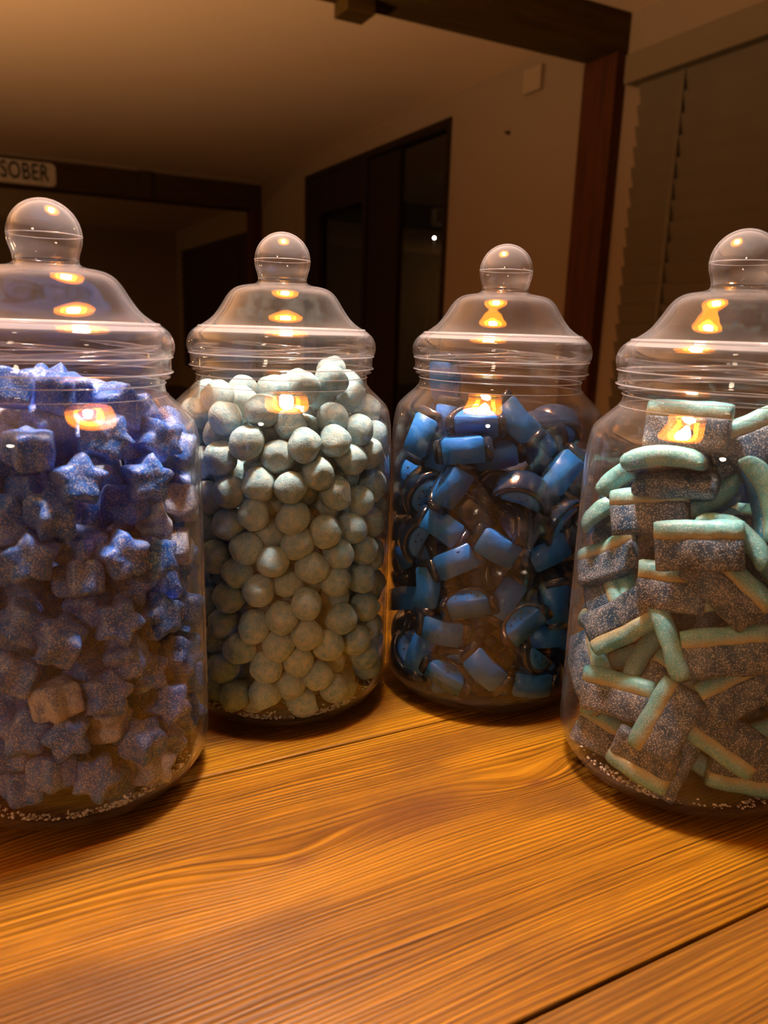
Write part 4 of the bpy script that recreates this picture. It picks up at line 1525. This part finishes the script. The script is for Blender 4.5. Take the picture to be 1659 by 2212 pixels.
209,364,1464,35,-447,-185,122,1,0,0,
350,349,1498,133,161,115,440,0,0,0,
],
}
# ------------------------------------------------------------------ jars
BODY_OUT = smooth_prof([(0, .0035), (.022, .0030), (.034, .0012), (.0400, 0), (.0465, .0010), (.0545, .0045), (.0600, .0110), (.0625, .0175), (.0631, .0260), (.0631, .06), (.0629, .11),
    (.0627, .148), (.0622, .162), (.0612, .1705), (.0598, .1757), (.0572, .1790), (.0530, .1830), (.0488, .1870), (.0475, .1895), (.0474, .1940)], 3) + \
    [(.0476, .1944), (.0497, .1948), (.0499, .1953), (.0497, .1958), (.0470, .1962), (.0466, .1970), (.0464, .2120), (.0466, .2165), (.0462, .2175)]
def jar_body():
    inn = offset_prof(BODY_OUT, .0012); inn = [(min(r, .0452) if z > .19 else r, z) for r, z in inn]
    prof = BODY_OUT + [(.0440, .2178)] + list(reversed(inn[:-1]))
    prof[-1] = (0, prof[-1][1]); prof[0] = (0, prof[0][1])
    return lathe_pts([(max(r, 0) if 0 < i < len(prof)-1 else 0, z) for i, (r, z) in enumerate(prof)], 96)
LID_OUT = smooth_prof([(.0133, .2440), (.0136, .2423), (.0165, .2411), (.0228, .2400), (.0270, .2380), (.0303, .2345), (.0338, .2290), (.0379, .2235), (.0430, .2196), (.0470, .2174), (.0502, .2145), (.0520, .2105),
    (.0520, .2070), (.0512, .2045), (.0507, .2036)], 4) + [(.0505, .2030), (.0503, .1985), (.0508, .1978), (.0507, .1970)]
def lid_shell():
    inn = offset_prof(LID_OUT, -.0013)
    inn = [(r, z) for r, z in inn]
    prof = LID_OUT + [(.0494, .1970), (.0492, .2030), (.0497, .2040)] + [(min(r, .0506), z) for r, z in reversed(inn[:-4]) if z > .2045]
    prof.append(prof[0])
    return lathe_open(prof, 96)
KR, KZ = .0152, .2535
def knob_shell():
    o = [(KR*math.sin(a), KZ+KR*math.cos(a)) for a in [math.pi*k/30 for k in range(0, 20)]] + [(.0134, .2452), (.0132, .2442), (.0133, .2439)]
    i = [(max((KR-.0011)*math.sin(a), 0), KZ+(KR-.0011)*math.cos(a)) for a in [math.pi*k/30 for k in range(0, 20)]] + [(.0122, .2440)]
    prof = o + list(reversed(i)); prof[0] = (0, prof[0][1]); prof[-1] = (0, prof[-1][1])
    return lathe_pts(prof, 64)
def torus_vf(Rr, r, z, n=96, m_=8):
    V, F = lathe_open([(Rr+r*math.cos(2*math.pi*k/m_), z+r*math.sin(2*math.pi*k/m_)) for k in range(m_+1)], n); return V, F
def thread_vf(turn0):
    V = []; F = []; N = 150
    for s_ in range(4):
        b = len(V)
        for i in range(N+1):
            t = i/N; a = turn0 + s_*math.pi/2 + t*math.pi*.85; z = .2010+.0085*t; w = .0015*min(1, 8*t, 8*(1-t))
            for k in range(6):
                q = 2*math.pi*k/6; rr = .0468 + (w+.0002)*math.cos(q); V.append((rr*math.cos(a), rr*math.sin(a), z+(w+.0002)*.8*math.sin(q)))
        for i in range(N):
            for k in range(6): F.append((b+i*6+k, b+(i+1)*6+k, b+(i+1)*6+(k+1) % 6, b+i*6+(k+1) % 6))
    return V, F
JAR = [(-.147858, .344002), (-.0596177, .4389), (.0658161, .46234), (.160467, .368084)]
JLAB = ['clear plastic sweet jar of blue star jellies, nearest jar, cut off by left edge',
        'clear plastic sweet jar filled to its neck with round pale powdered bonbons',
        'clear plastic sweet jar of glossy blue and dark jelly slices, behind the others',
        'clear plastic sweet jar of sugared teal edged sour sweets, cut off by right edge']
proto = None
def copy_tree(o, parent=None):
    c = o.copy(); COL.objects.link(c); c.parent = parent
    for ch in list(o.children): copy_tree(ch, c)
    return c
def build_jar():
    t = empty('sweet_jar', (0, 0, 0), JLAB[0], 'jar', 'clear plastic sweet jars')
    jb = obj('jar_body', *jar_body(), M['jar'], t, True)
    obj('rim', *torus_vf(.0452, .0011, .2178), M['rim'], jb, True)
    obj('screw_thread', *thread_vf(.6), M['thread'], jb, True)
    for r_, z_, w_ in ((.0476, .1925, .00030), (.0486, .1872, .00022)): obj('neck_ring', *torus_vf(r_, w_, z_, 96, 6), M['rim'], jb, True)
    ld = obj('lid', *lid_shell(), M['lid'], t, True)
    obj('lid_band', *lathe_open([(.0470, .2172), (.0476, .2167), (.0486, .2157), (.0491, .2152), (.0478, .2160), (.0468, .2168), (.0470, .2172)], 96), M['rim'], ld, True)
    for r_, z_, w_ in ((.0511, .2040, .00035), (.0509, .1974, .00040)): obj('lid_ridge', *torus_vf(r_, w_, z_, 96, 6), M['rim'], ld, True)
    obj('knob', *knob_shell(), M['knob'], ld, True)
    obj('mould_seam', *torus_vf(KR, .00018, KZ+.0004, 64, 6), M['rim'], ld, True)
    return t
proto = build_jar()
jars = []
for i, (x, y) in enumerate(JAR):
    j = proto if i == 0 else copy_tree(proto)
    j.location = W(x, y, .0003); j.rotation_euler = (0, 0, R([-28, 20, 75, 140][i])); j['label'] = JLAB[i]; jars.append(j)

# ------------------------------------------------------------------ candies
ORD = ['first', 'second', 'third', 'fourth', 'fifth', 'sixth', 'seventh', 'eighth', 'ninth', 'tenth', 'eleventh', 'twelfth', 'thirteenth', 'fourteenth', 'fifteenth', 'sixteenth', 'seventeenth', 'eighteenth']
def mesh_of(name, V, F, mat):
    me = bpy.data.meshes.new(name); me.from_pydata([tuple(v) for v in V], [], [tuple(f) for f in F]); me.update()
    me.materials.append(mat); me.polygons.foreach_set('use_smooth', [True]*len(me.polygons)); return me
def decode(d):
    return [(Vector(a[:3])*1e-4, Quaternion([q/500 for q in a[3:7]]).normalized(), a[7], a[8], a[9]) for a in (d[i:i+10] for i in range(0, len(d), 10))]
KINDS = {
 'star': dict(j=0, nv=5, name='star_sweet', cat='star sweet', group='sugared blue star jellies in the jar at the left edge', tier=.021,
     heap='more sugared blue star jellies heaped behind the front ones in the left jar'),
 'bonbon': dict(j=1, nv=6, name='bonbon', cat='bonbon', group='pale powdered bonbons in the second jar', tier=.0185,
     heap='more pale powdered bonbons heaped behind the front ones in their jar'),
 'slice': dict(j=2, nv=4, name='jelly_slice', cat='jelly slice', group='blue and dark jelly slices in the third jar', tier=.024,
     heap='more blue and dark jelly slices heaped behind the front ones in their jar'),
 'brick': dict(j=3, nv=6, name='sour_sweet', cat='sour sweet', group='sugared teal edged sour sweets in the jar at the right edge', tier=.026,
     heap='more sugared teal edged sour sweets heaped behind the front ones in the right jar')}
proto_meshes = {}
for k in KINDS:
    for v in range(KINDS[k]['nv']):
        if k == 'star': pm = [('star_sweet', *star_geo(v), M['star'])]
        elif k == 'bonbon': pm = [('bonbon', *bonbon_geo(v), M['bonbon'])]
        elif k == 'slice':
            a, b, c = slice_geo(v); pm = [('jelly_slice', *a, M['slice_core']), ('rind', *b, M['slice_rind']), ('seeds', *c, M['seed'])]
        else:
            a, b = brick_geo(v); pm = [('sour_sweet', *a, M['brick_body']), ('foam_strip', *b, M['brick_strip'])]
        proto_meshes[k, v] = [(n_, mesh_of(n_, V, F, m_)) for n_, V, F, m_ in pm]
bright = proto_meshes['brick', 2][0][1].copy(); bright.materials[0] = M['brick_bright']
shaded = [proto_meshes['slice', v][0][1].copy() for v in range(4)]
for me in shaded: me.materials[0] = M['slice_shaded']
caked = [proto_meshes['star', v][0][1].copy() for v in range(5)]
for me in caked: me.materials[0] = M['star_caked']
def look(k, q, cen):
    """how the candy faces the viewer, for its label"""
    v = (cam.location-cen).normalized()
    if k == 'star': return 'seen face on' if abs((q@Vector((0, 0, 1))).dot(v)) > .66 else ('seen edge on' if abs((q@Vector((0, 0, 1))).dot(v)) < .3 else 'tilted')
    if k == 'slice':
        if (q@Vector((0, -1, 0))).dot(v) > .72: return 'cut side out'
        return 'seeded face out' if abs((q@Vector((0, 0, 1))).dot(v)) > .5 else 'turned edgeways'
    if k == 'brick':
        y = q@Vector((0, 1, 0))
        if y.dot(v) > .6: return 'strip facing out'
        return 'strip on top' if y.z > .35 else ('strip underneath' if y.z < -.35 else 'strip at side')
    return ''
for k, S in KINDS.items():
    J = W(*JAR[S['j']], .0003); rot = Quaternion((0, 0, 1), -AZ)
    items = [(J+rot@P, rot@q, v, fl, vis) for P, q, v, fl, vis in decode(DATA[k])]
    front = [it for it in items if it[4] >= 3]; rest = [it for it in items if it[4] < 3]
    tiers = {}
    for it in front: tiers.setdefault(max(0, int((it[0].z-TZ-.002)/S['tier'])), []).append(it)
    rnd = random.Random(3); first = True
    for t_, lst in sorted(tiers.items()):
        lst.sort(key=lambda it: project(it[0])[0])
        for n_, (P, q, v, fl, vis) in enumerate(lst):
            cake = k == 'star' and rnd.random() < .10
            parts = proto_meshes[k, v]
            me = parts[0][1]
            if cake: me = caked[v]
            if k == 'brick' and v == 2 and fl and P.z > TZ+.125: me = bright
            if k == 'slice' and not fl: me = shaded[v]
            o = bpy.data.objects.new(S['name'], me); COL.objects.link(o)
            o.rotation_mode = 'QUATERNION'; o.location = P; o.rotation_quaternion = q
            for pn, pme in parts[1:]:
                c = bpy.data.objects.new(pn, pme); COL.objects.link(c); c.parent = o
            what = {'star': 'sugar caked blue star' if cake else 'blue sugared star', 'bonbon': 'pale powdered bonbon', 'slice': 'deep blue jelly slice' if me in shaded else 'light blue jelly slice', 'brick': 'bright blue sour sweet' if me is bright else 'teal edged sweet'}[k]
            lk = look(k, q, P)
            if vis < 30: lk = 'half hidden'
            where = '%s from left, %s layer up, %s jar' % (ORD[min(n_, 17)], ORD[t_], {'star': 'left', 'bonbon': 'bonbon', 'slice': 'slice', 'brick': 'right'}[k])
            tag(o, (what + (' ' + lk if lk else '') + ', ' + where), S['cat'], S['group'])
    allp = []
    mats = [m_.materials[0] for _, m_ in proto_meshes[k, 0]]
    if k == 'slice': mats[0] = M['slice_shaded']
    V = []; F = []; MI = []
    for P, q, v, fl, vis in rest:
        for mi, (_, me) in enumerate(proto_meshes[k, v]):
            if k == 'slice' and mi == 2: continue
            b = len(V); V += [tuple(P-J+q@w.co) for w in me.vertices]
            for p_ in me.polygons: F.append(tuple(b+i for i in p_.vertices)); MI.append(mi)
    me = bpy.data.meshes.new(S['name']+'_heap'); me.from_pydata(V, [], F); me.update()
    for m_ in mats: me.materials.append(m_)
    me.polygons.foreach_set('material_index', MI); me.polygons.foreach_set('use_smooth', [True]*len(F))
    h = bpy.data.objects.new(S['name']+'_heap', me); COL.objects.link(h); h.location = J
    tag(h, S['heap'], 'heap of sweets', kind='stuff')

# sugar and powder that has fallen to the bottom of the jars: nobody could count the crumbs
M['crumbs'] = plain('fallen_sugar', (.80, .72, .64), .8, .2, .1, 200)
M['powder'] = plain('fallen_powder', (.50, .55, .52), .9, .1, .15, 200)
for ji, nm, mt, n_, lab in ((0, 'sugar_crumbs', 'crumbs', 420, 'pale sugar crumbs fallen to the base inside the left jar'), (1, 'powder_crumbs', 'powder', 380, 'grey powder fallen to the base inside the bonbon jar'),
        (3, 'sugar_crumbs', 'crumbs', 260, 'pale sugar crumbs fallen to the base inside the right jar')):
    rnd = random.Random(ji+5); V = []; F = []; ca = [rnd.uniform(-2.9, -.2) for _ in range(9)]
    for _ in range(n_):
        a = (rnd.choice(ca)+rnd.gauss(0, .09) if rnd.random() < .6 else rnd.uniform(-3.3, .2)) - AZ
        s_ = rnd.random(); q = .0195; b = R(8+62*s_*s_)                      # along the rounded inner corner
        r0 = .0407+(q-.0006)*math.sin(b); z0 = .0214-(q-.0006)*math.cos(b)+.0016; e = rnd.uniform(.0003, .0011)
        bb = len(V); P0 = Vector((r0*math.cos(a), r0*math.sin(a), z0))
        for dx, dy, dz in ((1, 0, 0), (-1, 0, 0), (0, 1, 0), (0, -1, 0), (0, 0, 1), (0, 0, -1)):
            V.append(P0+Vector((dx, dy, dz*.7))*e*rnd.uniform(.7, 1.3))
        F += [tuple(bb+i for i in t_) for t_ in ((0, 2, 4), (2, 1, 4), (1, 3, 4), (3, 0, 4), (2, 0, 5), (1, 2, 5), (3, 1, 5), (0, 3, 5))]
    o = obj(nm, V, F, M[mt]); o.location = W(*JAR[ji], .0003); tag(o, lab, 'crumbs', kind='stuff')
